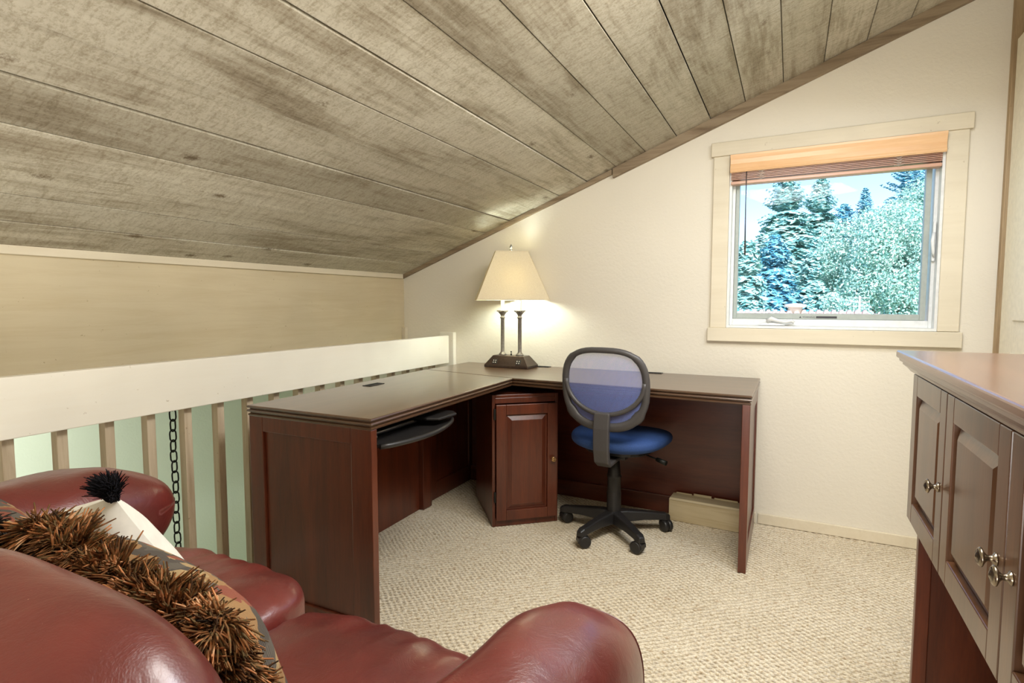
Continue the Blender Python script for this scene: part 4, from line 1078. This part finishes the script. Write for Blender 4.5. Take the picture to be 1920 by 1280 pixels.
def at_px(u, y):   # x of a pixel column at depth y (used for planning)
    F_ = 1032.67; cy_, sy_ = math.cos(YAW), math.sin(YAW); a = (u-960)/F_
    return y*(sy_*1+cy_*a)/(cy_*1-sy_*a)
def z_px(u, v, y):
    cyw, syw = math.cos(YAW), math.sin(YAW); cp_, sp2 = math.cos(PIT), math.sin(PIT); F_ = 1032.67
    f_ = Vector((syw*cp_, cyw*cp_, -sp2)); r_ = Vector((cyw, -syw, 0)); d_ = f_.cross(r_)
    q = f_ + r_*((u-960)/F_) + d_*((v-640)/F_); return 1.15 + q.z*y/q.y
def con(u, vtop, y, R_, m, label, seed, dens=1.0, droop=0.35, name='conifer'):
    H_ = z_px(u, vtop, y)-GZ; return conifer(at_px(u, y), y, H_, R_, m, label, name, seed=seed, dens=dens, droop=droop)
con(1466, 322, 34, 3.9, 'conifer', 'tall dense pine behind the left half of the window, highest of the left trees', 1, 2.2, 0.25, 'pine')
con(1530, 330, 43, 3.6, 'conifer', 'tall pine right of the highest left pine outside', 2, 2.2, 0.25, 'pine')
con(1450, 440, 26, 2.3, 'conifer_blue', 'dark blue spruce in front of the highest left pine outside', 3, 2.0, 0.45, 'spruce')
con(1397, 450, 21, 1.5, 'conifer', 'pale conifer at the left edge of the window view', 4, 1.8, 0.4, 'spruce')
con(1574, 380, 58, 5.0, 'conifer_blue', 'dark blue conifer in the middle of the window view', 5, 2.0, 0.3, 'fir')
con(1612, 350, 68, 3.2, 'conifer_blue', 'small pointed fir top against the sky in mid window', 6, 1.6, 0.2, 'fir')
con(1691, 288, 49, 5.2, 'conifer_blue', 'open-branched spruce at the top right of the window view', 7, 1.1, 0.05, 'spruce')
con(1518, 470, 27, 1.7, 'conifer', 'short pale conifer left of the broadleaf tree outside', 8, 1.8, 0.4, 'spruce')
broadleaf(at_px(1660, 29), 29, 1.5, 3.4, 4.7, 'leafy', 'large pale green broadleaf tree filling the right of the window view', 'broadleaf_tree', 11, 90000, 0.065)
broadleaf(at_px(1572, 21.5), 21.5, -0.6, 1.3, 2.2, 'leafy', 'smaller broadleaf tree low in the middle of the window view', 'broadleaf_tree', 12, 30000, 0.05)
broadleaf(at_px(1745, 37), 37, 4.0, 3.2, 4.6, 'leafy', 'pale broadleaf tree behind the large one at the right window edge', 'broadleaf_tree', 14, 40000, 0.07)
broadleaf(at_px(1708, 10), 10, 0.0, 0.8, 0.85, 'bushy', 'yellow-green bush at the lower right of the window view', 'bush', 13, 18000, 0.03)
# neighbour's roof with tiles
hs = empty('neighbour_house', (0, 15.0, GZ), label='low neighbouring house with pale clay-tiled roof just above the window sill', cat='house')
rx0, rx1 = at_px(1340, 15), at_px(1722, 15)-0.6
zr = z_px(1500, 584, 15)-GZ
MB().box(rx0+0.3, rx1-0.5, -1.0, 2.2, 0, zr-1.1).build('wall', 'stucco', hs)
rf = MB(); rf.add([(rx0-2, -2.6, zr-1.15), (rx1+0.9, -2.6, zr-1.15), (rx1-0.35, 0, zr), (rx0-2, 0, zr), (rx0-2, 2.6, zr-1.15), (rx1+0.9, 2.6, zr-1.15)], [(0, 1, 2, 3), (3, 2, 5, 4), (1, 5, 2), (0, 3, 4), (0, 4, 5, 1)])
rfo = rf.build('roof', 'rooftile', hs)
tl = MB(); nr = 14
for j in range(nr):
    t0 = j/nr; y = -2.6+2.6*t0; z = zr-1.15+1.15*t0
    wmax = rx1+0.9-1.25*t0
    x = rx0-1.2+0.12*(j % 2)
    while x < wmax-0.05:
        tl.tube([(x, y, z+0.02), (x, y+0.19, z+0.088)], [0.070, 0.058], 6, caps=True); x += 0.155
tlo = tl.build('roof_tile', 'rooftile', hs); tlo['kind'] = 'stuff'
vx = at_px(1490, 15)
MB().lathe([(0.16, -0.1), (0.16, 0.10), (0.24, 0.11), (0.24, 0.17), (0.05, 0.20)], 12, Matrix.Translation((vx, 0, zr))).build('roof_vent', 'stucco', hs)
pxx = at_px(1613, 19)
ant = empty('antenna_mast', (pxx, 19.4, GZ), label='thin white antenna mast beside the bush outside', cat='antenna')
MB().tube([(0, 0, 0), (0, 0, z_px(1613, 555, 19)-GZ)], 0.03, 6).build('mast', 'vinyl', ant)
for k in range(3): MB().tube([(-0.25, 0, 3.9-0.12*k+0.6), (0.25, 0, 3.9-0.12*k+0.6)], 0.012, 5).build('crossbar', 'vinyl', ant)
# distant hill
V = []; F = []
for i in range(41):
    for j in range(9):
        x = -70+i*3.5; h_ = 12*math.exp(-((x+22)/28)**2)*math.sin(PI*j/8)**0.8*(1+0.12*math.sin(x*0.9)); V.append((x, 80+j*3, GZ+h_))
for i in range(40):
    for j in range(8): k = i*9+j; F.append((k, k+9, k+10, k+1))
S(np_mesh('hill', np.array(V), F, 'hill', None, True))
